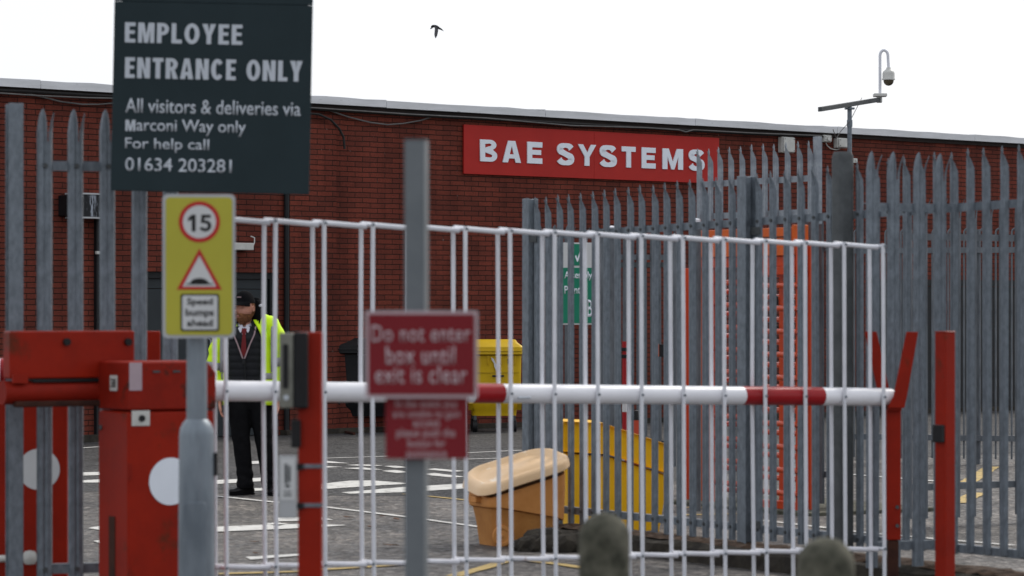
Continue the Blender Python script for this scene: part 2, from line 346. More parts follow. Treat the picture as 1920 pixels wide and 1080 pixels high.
def text(name, body, x0, x1, z0, z1, y, m, parent, weight=0.0, depth=.003, align='LEFT', spacing=1.0):
    """raised lettering filling the box x0..x1, z0..z1 on the face y (front is -y)"""
    cu = bpy.data.curves.new(name, 'FONT'); cu.body = body; cu.size = 1; cu.offset = weight; cu.space_character = spacing
    cu.resolution_u = 6
    to = bpy.data.objects.new(name, cu); COL.objects.link(to)
    dg = bpy.context.evaluated_depsgraph_get(); dg.update()
    me = bpy.data.meshes.new_from_object(to.evaluated_get(dg)); bpy.data.objects.remove(to)
    xs = [v.co.x for v in me.vertices]; ys = [v.co.y for v in me.vertices]
    a, b, c, d = min(xs), max(xs), min(ys), max(ys)
    bm = bmesh.new(); bm.from_mesh(me)
    for v in bm.verts:
        v.co = Vector((x0 + (v.co.x - a) / (b - a) * (x1 - x0), y, z0 + (v.co.y - c) / (d - c) * (z1 - z0)))
    g = bmesh.ops.extrude_face_region(bm, geom=list(bm.faces))
    for e in g['geom']:
        if isinstance(e, bmesh.types.BMVert): e.co.y -= depth
    bmesh.ops.recalc_face_normals(bm, faces=bm.faces)
    bm.to_mesh(me); bm.free(); me.materials.clear(); me.materials.append(m)
    o = bpy.data.objects.new(name, me); COL.objects.link(o); o.parent = parent
    return o

def shape(name, polys, y0, y1, m, parent, loc=(0, 0, 0), rz=0.0):
    '''flat outline (local x,z) with holes, given a thickness along y'''
    cu = bpy.data.curves.new(name, 'CURVE'); cu.dimensions = '2D'; cu.fill_mode = 'BOTH'; cu.extrude = abs(y1 - y0) / 2
    for P in polys:
        sp = cu.splines.new('POLY'); sp.points.add(len(P) - 1); sp.use_cyclic_u = True
        for k, (a, b) in enumerate(P): sp.points[k].co = (a, b, 0, 1)
    to = bpy.data.objects.new(name, cu); COL.objects.link(to)
    dg = bpy.context.evaluated_depsgraph_get(); dg.update(); me = bpy.data.meshes.new_from_object(to.evaluated_get(dg)); bpy.data.objects.remove(to)
    for v in me.vertices: v.co = Vector((v.co.x, (y0 + y1) / 2 - v.co.z, v.co.y))
    me.materials.clear(); me.materials.append(m)
    o = bpy.data.objects.new(name, me); COL.objects.link(o); o.location = loc; o.rotation_euler = (0, 0, rz)
    if parent is not None: o.parent = parent
    return o

# ================================================================== GROUND
g = MB(); N = 40
g.add([(-400, -30, 0), (400, -30, 0), (400, 900, 0), (-400, 900, 0)], [(0, 1, 2, 3)])
tag(g.build('ground', M['asphalt']), kind='structure')

yd = MB(); edge = [(-700, 915), (-200, 918), (150, 921), (340, 924), (600, 929), (760, 930), (900, 936), (1000, 930), (1250, 905), (1500, 868), (1900, 850), (2600, 835)]
ev = []
for (xa, ya), (xb, yb) in zip(edge, edge[1:]):
    for k in range(12):
        p = on_ground(xa + (xb - xa) * k / 12, ya + (yb - ya) * k / 12); ev.append((p.x, p.y + random.uniform(-.05, .05), .002))
ev += [(60, 120, .002), (-60, 120, .002)]
yd.add(ev, [tuple(range(len(ev)))])
tag(yd.build('yard_surface', M['asphalt_dark'], smooth=False), kind='structure')
def ragged(px, z):                         # road paint: a photo-plan polygon laid flat, edges broken up
    pts = [on_ground(x, y) for x, y in px]; outp = []
    for i, p in enumerate(pts):
        q = pts[(i + 1) % len(pts)]; n = max(1, int((q - p).length / .12))
        d = (q - p); nr = Vector((-d.y, d.x, 0)).normalized() if d.length > 0 else Vector()
        for k in range(n):
            a = p + d * (k / n) + (nr * random.uniform(-.008, .008) if k else Vector())
            outp.append((a.x, a.y, z))
    return outp
def stroke(px, w):                         # painted line of real width w through photo-plan points
    pts = [on_ground(x, y) for x, y in px]; l, r = [], []
    fine = []
    for a, b in zip(pts, pts[1:]):
        n = max(1, int((b - a).length / .15)); fine += [a + (b - a) * (k / n) for k in range(n)]
    fine.append(pts[-1])
    for i, p in enumerate(fine):
        d = (fine[min(i + 1, len(fine) - 1)] - fine[max(i - 1, 0)]).normalized(); nr = Vector((-d.y, d.x, 0))
        l.append(p + nr * (w / 2 + random.uniform(-.006, .006))); r.append(p - nr * (w / 2 + random.uniform(-.006, .006)))
    return [(v.x, v.y, .007) for v in l], [(v.x, v.y, .007) for v in r]
def add_stroke(mb, px, w):
    l, r = stroke(px, w); n = len(l)
    mb.add(l + r, [(i, i + 1, n + i + 1, n + i) for i in range(n - 1)])
wm = MB()
for poly in ([(612, 865), (657, 870), (612, 869)], [(648, 873), (680, 871.5), (719, 874), (690, 875)],
             [(612, 875), (643, 876.5), (612, 878)], [(643, 879), (680, 877.5), (719, 881.5), (690, 882)],
             [(719, 875), (742, 874), (765, 877.5), (742, 878.5)], [(716, 884), (740, 882.5), (772, 886), (745, 888)],
             [(798, 881), (815, 879.5), (871, 884), (850, 886)], [(798, 889), (815, 888), (871, 895), (850, 896.5), (798, 891.5)],
             [(340, 905), (506, 896), (512, 902), (340, 913)], [(600, 909), (655, 902.5), (700, 902), (772, 908), (700, 912), (600, 919)],
             [(640, 924.5), (762, 914), (885, 907), (892, 916), (762, 924), (655, 927)], [(470, 917), (509, 915), (516, 920), (470, 922)],
             [(470, 866), (491, 865), (500, 870), (470, 871)], [(340, 992), (500, 985), (560, 984), (652, 986), (600, 990), (420, 998), (340, 1000)],
             [(495, 983), (520, 981), (540, 984), (520, 988)], [(521, 972), (600, 971), (625, 976), (521, 979)],
             [(460, 1046), (560, 1040), (585, 1042), (470, 1051)], [(425, 1064), (500, 1062), (500, 1066), (425, 1067)],
             [(150, 887), (187, 886), (187, 892), (150, 893)], [(150, 902), (187, 900), (187, 906), (150, 906)],
             [(165, 992), (187, 988), (187, 995)], [(175, 1016), (187, 1014), (187, 1020)]):
    P = ragged(poly, .007); wm.add(P, [tuple(range(len(P)))])
for px, w in (([(150, 841), (187, 838.5)], .1), ([(560, 863), (612, 860), (724, 856.5), (879, 849.7), (980, 845)], .08), ([(872, 862), (940, 860)], .09),
              ([(340, 925), (412, 932), (519, 943), (612, 952), (760, 970), (905, 990)], .07),
              ([(1430, 977), (1550, 991), (1620, 1000), (1900, 1024)], .07), ([(1590, 890), (1690, 898), (1790, 906), (1930, 915)], .10),
              ([(200, 937), (340, 948)], .07)):
    add_stroke(wm, px, w)
tag(wm.build('white_road_markings', M['paint_white'], smooth=False), kind='structure')
ym = MB()
for px, w in (([(398, 1078), (560, 1073), (613, 1069), (760, 1060), (850, 1054), (950, 1048)], .09), ([(850, 1082), (900, 1068), (960, 1050)], .1),
              ([(966, 1050), (1060, 1061), (1130, 1072)], .09), ([(780, 929), (886, 940)], .06), ([(762, 927), (790, 930)], .12),
              ([(1270, 953), (1420, 951), (1560, 955)], .08), ([(1270, 967), (1420, 964)], .08), ([(1815, 905), (1860, 876)], .16), ([(1794, 944), (1835, 925)], .16)):
    add_stroke(ym, px, w)
tag(ym.build('yellow_road_markings', M['paint_yellow'], smooth=False), kind='structure')

# ================================================================== FACTORY BUILDING
WT = 4.36; u = WALL.t
bld = thing('factory_building', WALL.loc, WALL.rz, 'long single storey red brick factory with flat roof and pale metal coping', 'building')
du0, du1, dz = u(252), u(519), 2.13        # door opening
U0, U1 = -6.0, 34.0
w = MB()
w.box(U0, du0, 0, .35, -.02, WT).box(du1, U1, 0, .35, -.02, WT).box(du0, du1, 0, .35, dz, WT)
w.box(U0, U0 + .35, .35, 22, -.02, WT).box(U1 - .35, U1, .35, 22, -.02, WT).box(U0, U1, 22, 22.35, -.02, WT)
w.build('wall', M['brick'], bld, smooth=False)
pu0, pu1 = u(537), u(624)
MB().box(pu0, pu1, -.075, -.002, -.02, WT - .26).build('brick_pier', M['brick'], bld, smooth=False)
r_ = MB().box(U0 + .36, U1 - .36, .36, 21.99, WT - .2, WT - .12); r_.build('roof', M['roof'], bld)
MB().box(U0, U1, -.05, -.002, WT - .06, WT - .002).build('coping_shadow_strip', M['shadow_gap'], bld)  # dark strip drawn as the shadow line below the coping
cop = MB(); jo = [u(x) for x in (-330, 67, 390, 715, 1013, 1294, 1560, 1818, 2060)]; jo = [U0 - .02] + jo + [U1 + .02]
cp = None
for a, b in zip(jo, jo[1:]):
    c = MB(); n = max(2, int((b - a) / .35)); e = random.uniform(-.006, .006)
    rings = []
    for k in range(n + 1):
        x = a + .004 + (b - a - .008) * k / n; t1 = WT + .098 + e + random.uniform(-.006, .007); bt = WT + .0 + e
        rings.append([(x, -.11, bt), (x, -.11, t1), (x, .36, t1 + .015), (x, .36, bt)])
    c.loft(rings); c.build('coping', M['coping'], bld)
# door leaves set back in the reveal
fr = MB(); 
fr.band([(du0 + .003, -.02), (du1 - .003, -.02), (du1 - .003, dz - .003), (du0 + .003, dz - .003)], [(du0 + .075, -.01), (du1 - .075, -.01), (du1 - .075, dz - .085), (du0 + .075, dz - .085)], .05, .14)
fr.build('door_frame', M['frame_dark'], bld)
mid = (du0 + du1) / 2
for a, b in ((du0 + .078, mid - .004), (mid + .004, du1 - .078)):
    d = MB().box(a, b, .085, .13, .01, dz - .22)
    leaf = d.build('door', M['door'], bld, bevel=.004)
    hx = b - .09 if b < mid + .01 else a + .09
    MB().tube([(hx, .083, .95), (hx, .045, .97), (hx, .045, 1.25), (hx, .083, 1.27)], .011).build('handle', M['steel_light'], leaf)
MB().box(du0 + .078, du1 - .078, .09, .13, dz - .212, dz - .09).build('transom_panel', M['door'], bld)
# rainwater pipe beside the pier, black trunking and white conduit further left
px_ = u(533)
MB().tube([(px_, -.05, .02), (px_, -.05, WT - .3)], .036).build('downpipe', M['frame_dark'], bld)
k0, k1 = u(176), u(184.5)
MB().box(k0, k1, -.06, -.002, .02, WALL.z(180, 410)).build('cable_trunking', M['frame_dark'], bld)
kx = u(185.8)
cdt = MB().tube([(kx, -.03, .2), (kx, -.03, WALL.z(187, 409))], .012)
for zz in (.6, 1.1, 1.6, 2.1, 2.6): cdt.tube([(kx, -.03, zz - .015), (kx, -.03, zz + .015)], .016)
cdt.build('conduit', M['plastic_white'], bld)
# peeling black vent housing
v0, v1 = u(109), u(191); z1, z0 = WALL.z(150, 366), WALL.z(150, 407)
vt = thing('vent_housing', WALL.loc, WALL.rz, 'black metal vent box with peeling white paint fixed high on the brick wall', 'vent')
MB().box(v0 + .14, v1, -.22, -.003, z0, z1).build('casing', M['vent'], vt, bevel=.006)
MB().box(v0, v0 + .137, -.22, -.003, z0 + .01, z1 - .01).build('dark_end', M['black'], vt, bevel=.006)
vr = MB().box(v0 + .1, v1 + .01, -.235, -.003, z1 + .002, z1 + .022).box(v0 + .1, v1 + .01, -.235, -.003, z0 - .022, z0 - .002)
vr.build('metal_trim', M['sign_edge'], vt)
MB().box(u(172.5), u(183), -.10, -.062, WALL.z(178, 477), WALL.z(178, 471)).build('pipe_clip', M['plastic_white'], bld, bevel=.004)
# low kerb course at the wall foot
MB().box(U0, u(243), -.14, -.003, -.01, .09).box(u(525), U1, -.14, -.003, -.01, .07).build('plinth', M['kerb'], bld)

for xa, xb in ((1640, 1765), (1790, 1960)):
    a, b = u(xa), u(xb); zd = WALL.z(1700, 524)
    MB().band([(a, -.005), (b, -.005), (b, zd), (a, zd)], [(a + .09, -.004), (b - .09, -.004), (b - .09, zd - .1), (a + .09, zd - .1)], -.05, -.003).build('shutter_frame', M['frame_dark'], bld)
    sh_ = MB()
    for k in range(20): sh_.box(a + .092, b - .092, -.03 + .004 * (k % 2), -.004, .002 + k * (zd - .11) / 20, (k + 1) * (zd - .11) / 20)
    sh_.build('shutter', M['frame_dark'], bld)

# light over the door
lz = WALL.z(455, 463)
lt = thing('bulkhead_light', WALL.loc, WALL.rz, 'pale slim bulkhead light with a hooked cable above the grey door', 'light')
MB().box(u(425), u(462), -.16, -.003, lz - .045, lz + .05).build('housing', M['plastic_white'], lt, bevel=.012)
a = u(462)
MB().tube([(a - .02, -.08, lz + .02), (a + .05, -.08, lz + .02), (a + .07, -.08, lz + .06), (a + .07, -.08, lz + .12), (a + .03, -.05, lz + .14)], .009).build('cable_tail', M['plastic_white'], lt)

# name board
sb = thing('name_board', WALL.loc, WALL.rz, 'wide red name board with raised white capitals on the brick wall', 'sign')
s0, s1 = u(866), u(1344.5); sb_off = .045; zt, zb = WALL.z(866, 233.5), WALL.z(866, 326)
sm = u(1110)
MB().box(s0, sm - .0015, -.045, -.015, zb, zt).build('panel', M['board_red'], sb, bevel=.004)
MB().box(sm + .0015, s1, -.045, -.015, zb, zt).build('panel', M['board_red'], sb, bevel=.004)
MB().box(s0 + .1, s1 - .1, -.0135, -.003, zb + .2, zb + .25).box(s0 + .1, s1 - .1, -.0135, -.003, zt - .25, zt - .2).build('rail', M['steel_dark'], sb)
def letter_E(x0, x1, z0, z1, t):
    h = z1 - z0; m = z0 + h * .52
    return [(x0, z0), (x1, z0), (x1, z0 + t * .8), (x0 + t, z0 + t * .8), (x0 + t, m - t * .36), (x1 - .08 * (x1 - x0), m - t * .36), (x1 - .08 * (x1 - x0), m + t * .36), (x0 + t, m + t * .36), (x0 + t, z1 - t * .8), (x1, z1 - t * .8), (x1, z1), (x0, z1)]
def thick(pts, ws):
    l, r = [], []
    for i, p in enumerate(pts):
        p = Vector(p); d = (Vector(pts[min(i + 1, len(pts) - 1)]) - Vector(pts[max(i - 1, 0)])).normalized(); n = Vector((-d.y, d.x))
        l.append(p + n * ws[i] / 2); r.append(p - n * ws[i] / 2)
    return [tuple(v) for v in l], [tuple(v) for v in r]
def letter_S(mb, x0, x1, z0, z1, y0, y1):
    W, H = x1 - x0, z1 - z0; cx = (x0 + x1) / 2; tv = H * .20; th = W * .30
    r1x, r1z = W / 2 - th / 2 - W * .02, H * .27 - tv / 2 + H * .01
    r2x, r2z = W / 2 - th / 2, H * .29 - tv / 2
    c1 = (cx, z1 - tv / 2 - r1z); c2 = (cx, z0 + tv / 2 + r2z); pts, ws = [], []
    for k in range(15):
        a = R(12 + 198 * k / 14); pts.append((c1[0] + r1x * math.cos(a), c1[1] + r1z * math.sin(a))); ws.append(tv + (th - tv) * abs(math.cos(a)) ** 1.5)
    for k in range(1, 7):
        f = k / 7; a = Vector((c1[0] + r1x * math.cos(R(210)), c1[1] + r1z * math.sin(R(210)))); b = Vector((c2[0] + r2x * math.cos(R(30)), c2[1] + r2z * math.sin(R(30))))
        pts.append(tuple(a + (b - a) * f)); ws.append(th * .92 + (tv - th) * .35 * math.sin(math.pi * f))
    for k in range(15):
        a = R(30 - 200 * k / 14); pts.append((c2[0] + r2x * math.cos(a), c2[1] + r2z * math.sin(a))); ws.append(tv + (th - tv) * abs(math.cos(a)) ** 1.5)
    l, r = thick(pts, ws); n = len(l)
    vs = [(p[0], y, p[1]) for y in (y0, y1) for P in (l, r) for p in P]; fs = []
    for k in range(n - 1):
        fs += [(k, k + 1, n + k + 1, n + k), (2 * n + k + 1, 2 * n + k, 3 * n + k, 3 * n + k + 1), (k + 1, k, 2 * n + k, 2 * n + k + 1), (n + k, n + k + 1, 3 * n + k + 1, 3 * n + k)]
    fs += [(0, n, 3 * n, 2 * n), (n - 1, 3 * n - 1, 4 * n - 1, 2 * n - 1)]
    mb.add(vs, fs)
LZ1 = lambda px: WALL.z(px, 262 + (px - 895) * (281.5 - 262) / (1290 - 895))
lz1 = WALL.z(895, 261.5); lz0 = WALL.z(895, 302.5)
def letter(ch, xa, xb):
    x0, x1 = u(xa), u(xb); z0, z1 = lz0, lz1; W, H = x1 - x0, z1 - z0; y0, y1 = -.060, -.047; t = H * .31; mb = MB()
    if ch == 'E': mb.prism(letter_E(x0, x1, z0, z1, t), y0, y1)
    elif ch == 'T': mb.prism([(x0, z1), (x0, z1 - H * .24), (x0 + W / 2 - t / 2, z1 - H * .24), (x0 + W / 2 - t / 2, z0), (x0 + W / 2 + t / 2, z0), (x0 + W / 2 + t / 2, z1 - H * .24), (x1, z1 - H * .24), (x1, z1)], y0, y1)
    elif ch == 'Y': mb.prism([(x0, z1), (x0 + W / 2 - t / 2, z0 + H * .42), (x0 + W / 2 - t / 2, z0), (x0 + W / 2 + t / 2, z0), (x0 + W / 2 + t / 2, z0 + H * .42), (x1, z1), (x1 - t * 1.08, z1), (x0 + W / 2 + .005, z0 + H * .62), (x0 + t * 1.08, z1)], y0, y1)
    elif ch == 'M': mb.prism([(x0, z0), (x0, z1), (x0 + W * .30, z1), (x0 + W * .5, z0 + H * .36), (x0 + W * .70, z1), (x1, z1), (x1, z0), (x1 - W * .235, z0), (x1 - W * .235, z0 + H * .63), (x0 + W * .57, z0), (x0 + W * .43, z0), (x0 + W * .235, z0 + H * .63), (x0 + W * .235, z0)], y0, y1)
    elif ch == 'A':
        c = x0 + W / 2; q = W * .29
        return shape('letter', [[(x0, z0), (x0 + q, z0), (x0 + q + W * .06, z0 + H * .19), (x1 - q - W * .06, z0 + H * .19), (x1 - q, z0), (x1, z0), (c + W * .19, z1), (c - W * .19, z1)],
                                [(c - W * .115, z0 + H * .38), (c + W * .115, z0 + H * .38), (c, z0 + H * .76)]], y0, y1, M['letter'], sb)
    elif ch == 'B':
        tz = H * .20; mz = z0 + H * .53
        def arc(cx, cz, rx, rz, a0, a1, n=9): return [(cx + rx * math.cos(R(a0 + (a1 - a0) * k / n)), cz + rz * math.sin(R(a0 + (a1 - a0) * k / n))) for k in range(n + 1)]
        ra, rb = (mz - z0) / 2, (z1 - mz) / 2; xa_, xb_ = x1 - W * .38, x1 - W * .43
        outer = [(x0, z0)] + arc(xa_, z0 + ra, W * .38, ra, -90, 62) + arc(xb_, mz + rb, W * .38, rb, -62, 90) + [(x0, z1)]
        h1 = [(x0 + t, z0 + tz)] + arc(xa_ - W * .04, z0 + ra, W * .14, ra - tz * .95, -90, 90) + [(x0 + t, mz - tz * .55)]
        h2 = [(x0 + t, mz + tz * .50)] + arc(xb_ - W * .04, mz + rb, W * .14, rb - tz * .85, -90, 90) + [(x0 + t, z1 - tz)]
        return shape('letter', [outer, h1, h2], y0, y1, M['letter'], sb)
    elif ch == 'S': letter_S(mb, x0, x1, z0 - H * .015, z1 + H * .015, y0, y1)
    mb.build('letter', M['letter'], sb, smooth=False)
for ch, a, b in (('B', 895, 927), ('A', 937, 971.5), ('E', 983.5, 1011.5), ('S', 1038.5, 1071.5), ('Y', 1078.5, 1112.5), ('S', 1118.5, 1151.5), ('T', 1160.5, 1186.5), ('E', 1198, 1224), ('M', 1237, 1275.5), ('S', 1285.5, 1316)):
    letter(ch, a, b)

# cables slung along the top of the wall
def wall_cable(pts, r, m, label, off=-.03, n=10):
    P = []
    for (xa, ya), (xb, yb) in zip(pts, pts[1:]):
        for k in range(n):
            f = k / n; x = xa + (xb - xa) * f; y = ya + (yb - ya) * f
            t = WALL.t(x); P.append((t, off, WALL.z(x, y)))
    x, y = pts[-1]; P.append((WALL.t(x), off, WALL.z(x, y)))
    return MB().tube(P, r, n=6).build('wall_cable', m, None, WALL.loc, WALL.rz)
CG = 'cables slung along the top of the brick wall'
tag(wall_cable([(-60, 168), (40, 172), (110, 176), (200, 181), (420, 193), (590, 205), (640, 208), (820, 219), (960, 226), (1130, 236), (1290, 245), (1420, 252), (1535, 256)], .022, M['cable'], '', -.075), 'thick black cable bundle running under the whole pale coping', 'cable', CG)
tag(wall_cable([(-60, 172), (60, 180), (150, 184), (330, 188), (580, 203), (760, 215), (900, 222), (1060, 236), (1200, 240), (1262, 244), (1276, 248), (1290, 244), (1400, 250), (1530, 255)], .010, M['cable_grey'], '', -.11), 'thin grey cable running beside the thick bundle under the coping', 'cable', CG)
tag(wall_cable([(598, 203), (618, 209), (650, 220), (690, 230), (722, 234), (750, 232), (785, 226), (806, 219)], .010, M['cable_grey'], '', -.05), 'sagging grey cable loop left of the red name board', 'cable', CG)
tag(wall_cable([(40, 173), (70, 181), (110, 191), (150, 196), (180, 196), (230, 192)], .010, M['cable_grey'], '', -.05), 'sagging grey cable loop above the spiked fence at the far left', 'cable', CG)
tag(wall_cable([(560, 212), (590, 215), (612, 225), (628, 242), (636, 258), (638, 280)], .016, M['cable'], '', -.09), 'black cable curving down the wall beside the dark notice board', 'cable', CG)

# junction boxes on the wall
def jbox(name, xa, xb, ya, yb, d, label, extra=None):
    t = thing(name, WALL.loc, WALL.rz, label, 'junction box', 'junction boxes high on the brick wall')
    xm = (xa + xb) / 2; a, b = u(xa), u(xb); z1, z0 = WALL.z(xm, ya), WALL.z(xm, yb)
    MB().box(a, b, -d * .75, -.003, z0, z1).build('casing', M['plastic_white'], t, bevel=.012)
    MB().box(a + .012, b - .012, -d, -d * .75 - .003, z0 + .012, z1 - .012).build('cover', M['plastic_white'], t, bevel=.01)
    for x in (a + .035, b - .035):
        for z in (z0 + .035, z1 - .035): MB().disc(x, z, .008, -d - .003, -d + .002, 10).build('screw', M['steel_dark'], t)
    return t
jbox('junction_box', 1458, 1481, 257, 287, .12, 'large pale junction box behind the raised spiked panel')
j = jbox('junction_box', 1537, 1553, 253, 267, .09, 'small round faced junction box left of the camera mast')
MB().disc((u(1537) + u(1553)) / 2, WALL.z(1545, 260), .035, -.11, -.088, 18).build('round_cap', M['plastic_white'], j)
jbox('junction_box', 1562, 1581, 259, 278, .12, 'square pale junction box touching the camera mast')
tag(wall_cable([(1546, 268), (1548, 273), (1555, 279), (1565, 281), (1572, 279)], .008, M['plastic_white'], '', -.03), 'short white cable looping between two small junction boxes', 'cable', CG)
tag(wall_cable([(1562, 259), (1561, 247), (1562, 240)], .010, M['cable'], '', -.03), 'short black cable rising from the square junction box to the coping', 'cable', CG)
for px, py, lb in ((1602, 301, 'tiny pale wall bracket right of the camera mast'),):
    a = u(px)
    bk = MB().box(a - .05, a + .05, -.02, -.003, WALL.z(px, py) - .035, WALL.z(px, py) + .035).disc(a, WALL.z(px, py), .012, -.035, -.02, 12)
    tag(bk.build('wall_bracket', M['plastic_white'], None, WALL.loc, WALL.rz, bevel=.003), lb, 'bracket')

# ------------------------------------------------------------------ camera mast with dome camera
Yc = 47.5; mp_ = at(1593, 200, Yc)
mast = thing('camera_mast', (mp_.x, Yc, 0), 0, 'tall grey mast with a tilted cross arm standing beside the factory wall', 'mast')
zc = mp_.z
MB().tube([(0, 0, -.1), (0, 0, zc + .03)], .034, 14).build('pole', M['steel'], mast)
aL, aR = at(1537, 205, 46.6) - Vector((mp_.x, Yc, 0)), at(1650, 186.5, 48.4) - Vector((mp_.x, Yc, 0))
d = (aR - aL).normalized(); s_ = d.cross(Vector((0, 0, 1))).normalized() * .03; n_ = Vector((0, 0, .033))
MB().loft([[p - s_ - n_, p + s_ - n_, p + s_ + n_, p - s_ + n_] for p in (aL, aR)]).build('cross_arm', M['steel_dark'], mast, bevel=.004)
MB().box(-.07, .07, -.06, .06, zc - .04, zc - .015).build('top_plate', M['steel'], mast)
MB().tube([(0, -.008, zc - .3), (0, -.008, zc - .2)], .043).build('clamp', M['steel'], mast)
mc = MB(); P0 = aR + Vector((-.28, -.05, .02)); P3 = at(1562, 243, 47) - Vector((mp_.x, Yc, 0))
mc.tube([P0, Vector((0, -.05, zc - .22)), Vector((-.13, -.06, zc - .36)), Vector((-.21, -.1, zc - .48)), P3], .006, 6)
mc.build('hanging_cable', M['cable_grey'], mast)
# dome camera on its swan neck
cb_ = aR + Vector((mp_.x, Yc, 0)) + Vector((0, 0, .04))
dc = thing('dome_camera', cb_, 0, 'white dome security camera hanging from a swan neck on the mast arm', 'camera')
MB().box(-.10, .10, -.09, .09, .0, .05).box(-.05, .03, -.05, .05, -.09, -.002).build('base_plate', M['plastic_white'], dc, bevel=.012)
H1 = .68
nk = [(0, 0, .05), (0, 0, .12), (0, 0, H1 - .06)] + [(.06 - .06 * math.cos(R(a)), 0, H1 - .06 + .085 * math.sin(R(a))) for a in range(15, 181, 15)] + [(.126, 0, H1 - .17), (.13, 0, H1 - .24)]
MB().tube(nk, .022, 12).build('swan_neck', M['white'], dc)
MB().lathe([(.03, H1 - .235), (.04, H1 - .26), (.06, H1 - .28), (.085, H1 - .30), (.093, H1 - .33), (.093, H1 - .40), (.10, H1 - .41), (.10, H1 - .425)][::-1], 24, (.13, 0, 0)).build('hood', M['plastic_white'], dc)
MB().lathe([(.002, H1 - .515), (.04, H1 - .505), (.066, H1 - .48), (.078, H1 - .45), (.078, H1 - .427)], 24, (.13, 0, 0)).build('glass_dome', M['dome'], dc)

# ------------------------------------------------------------------ bird
bp_ = at(816, 60, 60)
bird = thing('bird', bp_, R(-8), 'dark bird with one wing stretched down flying in the white sky', 'bird')
q = 1 / 100.0
def bpt(x, y, d=0): return Vector(((x - 816) * q, d, -(y - 60) * q))
prof = [(-.085, 0, .105, .006), (-.05, 0, .115, .02), (0, 0, .11, .032), (.05, 0, .085, .03), (.08, 0, .065, .02), (.105, 0, .055, .018), (.13, 0, .04, .012), (.16, 0, .012, .003)]
MB().tube([(x, y, z) for x, y, z, r in prof], [r for *_, r in prof], 10).build('body', M['bird'], bird, sub=1)
wg = MB().prism([(-.02, .12), (.05, .08), (.065, .04), (.055, -.03), (.04, -.08), (.015, -.125), (.005, -.105), (-.01, -.06), (-.005, 0), (.0, .06)], -.045, -.035)
wg.build('wing', M['bird_pale'], bird)
wg = MB().prism([(.03, .125), (-.04, .138), (-.06, .135), (-.09, .085), (-.105, .055), (-.08, .062), (-.045, .085), (-.01, .09)], .03, .04)
wg.build('wing', M['bird'], bird)

# ================================================================== PALISADE FENCES
def pale_mesh(H, wd=.066, bot=.06, name='pale'):
    """one rolled steel pale: flat ribbed face, folded edges, blunt main point and a splinter bent forward"""
    h = wd / 2; zs = H - .165
    sec = [(-h, .012), (-h * .80, -.010), (-h * .30, -.012), (0, -.005), (h * .30, -.012), (h * .80, -.010), (h, .012)]
    mb = MB()
    mb.loft([[(x, y, bot) for x, y in sec], [(x, y, zs) for x, y in sec]], cap=False, closed=False)
    c = sec[:5]
    mb.loft([[(x, y, zs) for x, y in c], [(x * .97 - .001, y - .001, zs + .05) for x, y in c], [((x + h * .3) * .78 - h * .3, y * .9 - .003, zs + .10) for x, y in c],
             [((x + h * .3) * .42 - h * .30, y * .6 - .006, zs + .145) for x, y in c], [((x + h * .3) * .10 - h * .30, -.012, H) for x, y in c]], cap=False, closed=False)
    a = [(h * .46, -.011), (h * .80, -.010), (h, .012)]
    mb.loft([[(x, y, zs) for x, y in a], [(x + .001, y - .004, zs + .05) for x, y in a], [((x - h * .8) * .6 + h * .86, y * .7 - .022, zs + .095) for x, y in a],
             [((x - h * .8) * .12 + h * .98, -.050, zs + .142) for x, y in a]], cap=False, closed=False)
    return mb
def fence(name, line, t0, label, tpales, tposts, H, rails, mats=('steel', 'steel'), group=None, wd=.066, post_h=None, post_w=(.10, .045), t_end=None, front=-1, bot=.06, post_y=-.012, post_mat=None, Hf=None):
    root = thing(name, (line.x0 + line.dx * t0, line.y0 + line.dy * t0, 0), line.rz, label, 'fence', group)
    m0, m1 = M[mats[0]], M[mats[1]]; first = None
    for i, t in enumerate(tpales):
        lx = t - t0
        dz = (Hf(t) - H if Hf else 0) + random.uniform(-.007, .007)
        loc = (lx, -.030, dz)
        if first is None:
            first = pale_mesh(H, wd, bot).build('pale', m0, root, loc, solid=.0035, smooth=False)
        else:
            dup(first, root, loc, rz=random.uniform(-.03, .03), ry=random.uniform(-.004, .004))
    a, b = min(tpales) - .03 - t0, (t_end if t_end else max(tpales) + .03) - t0
    for z in rails:
        za, zb = z if isinstance(z, tuple) else (z, z)
        rl = MB()
        for (q0, q1, q2, q3) in ((-.017, -.012, -.025, .025), (-.012, .028, .020, .025)):
            rl.loft([[(x, q0, zz + q2), (x, q1, zz + q2), (x, q1, zz + q3), (x, q0, zz + q3)] for x, zz in ((a, za), (b, zb))])
        rl.build('rail', m1, root, smooth=False)
        # bolt heads where each pale meets the rail
    bolts = MB(); 
    for k, t in enumerate(tposts):
        ph = post_h[k] if isinstance(post_h, (list, tuple)) else (post_h or H - .05)
        w_, d_ = post_w
        p = MB()                            # rolled I section
        p.box(-w_ / 2, w_ / 2, -d_ - .008, -d_, 0, ph).box(-w_ / 2, w_ / 2, d_, d_ + .008, 0, ph).box(-.004, .004, -d_ + .0005, d_ - .0005, 0, ph - .002)
        p.build('post', M[post_mat or mats[0]], root, (t - t0, d_ + .032 if post_y is None else post_y, 0), rz=0, bevel=.003)
    return root, first
PITCH = .1534
t28 = FENCE.off(-.03).t(1028)
tA = [t28 + PITCH * k for k in range(-2, 36)]
tP = [FENCE.off(-.02).t(994), FENCE.off(-.05).t(1400), FENCE.off(-.11).t(1580)]
tA = [t for t in tA if all(abs(t - p) > .062 for p in tP)]
def HA(t): return 2.455 + .028 * max(0, t)
fenceA, paleA = fence('palisade_fence', FENCE, FENCE.t(980), 'long galvanised steel palisade fence with split spikes behind the white barrier skirt', tA, [], 2.455,
      [(2.175, 2.27), (.215, .225)], Hf=HA, wd=.053)
bm_ = MB()
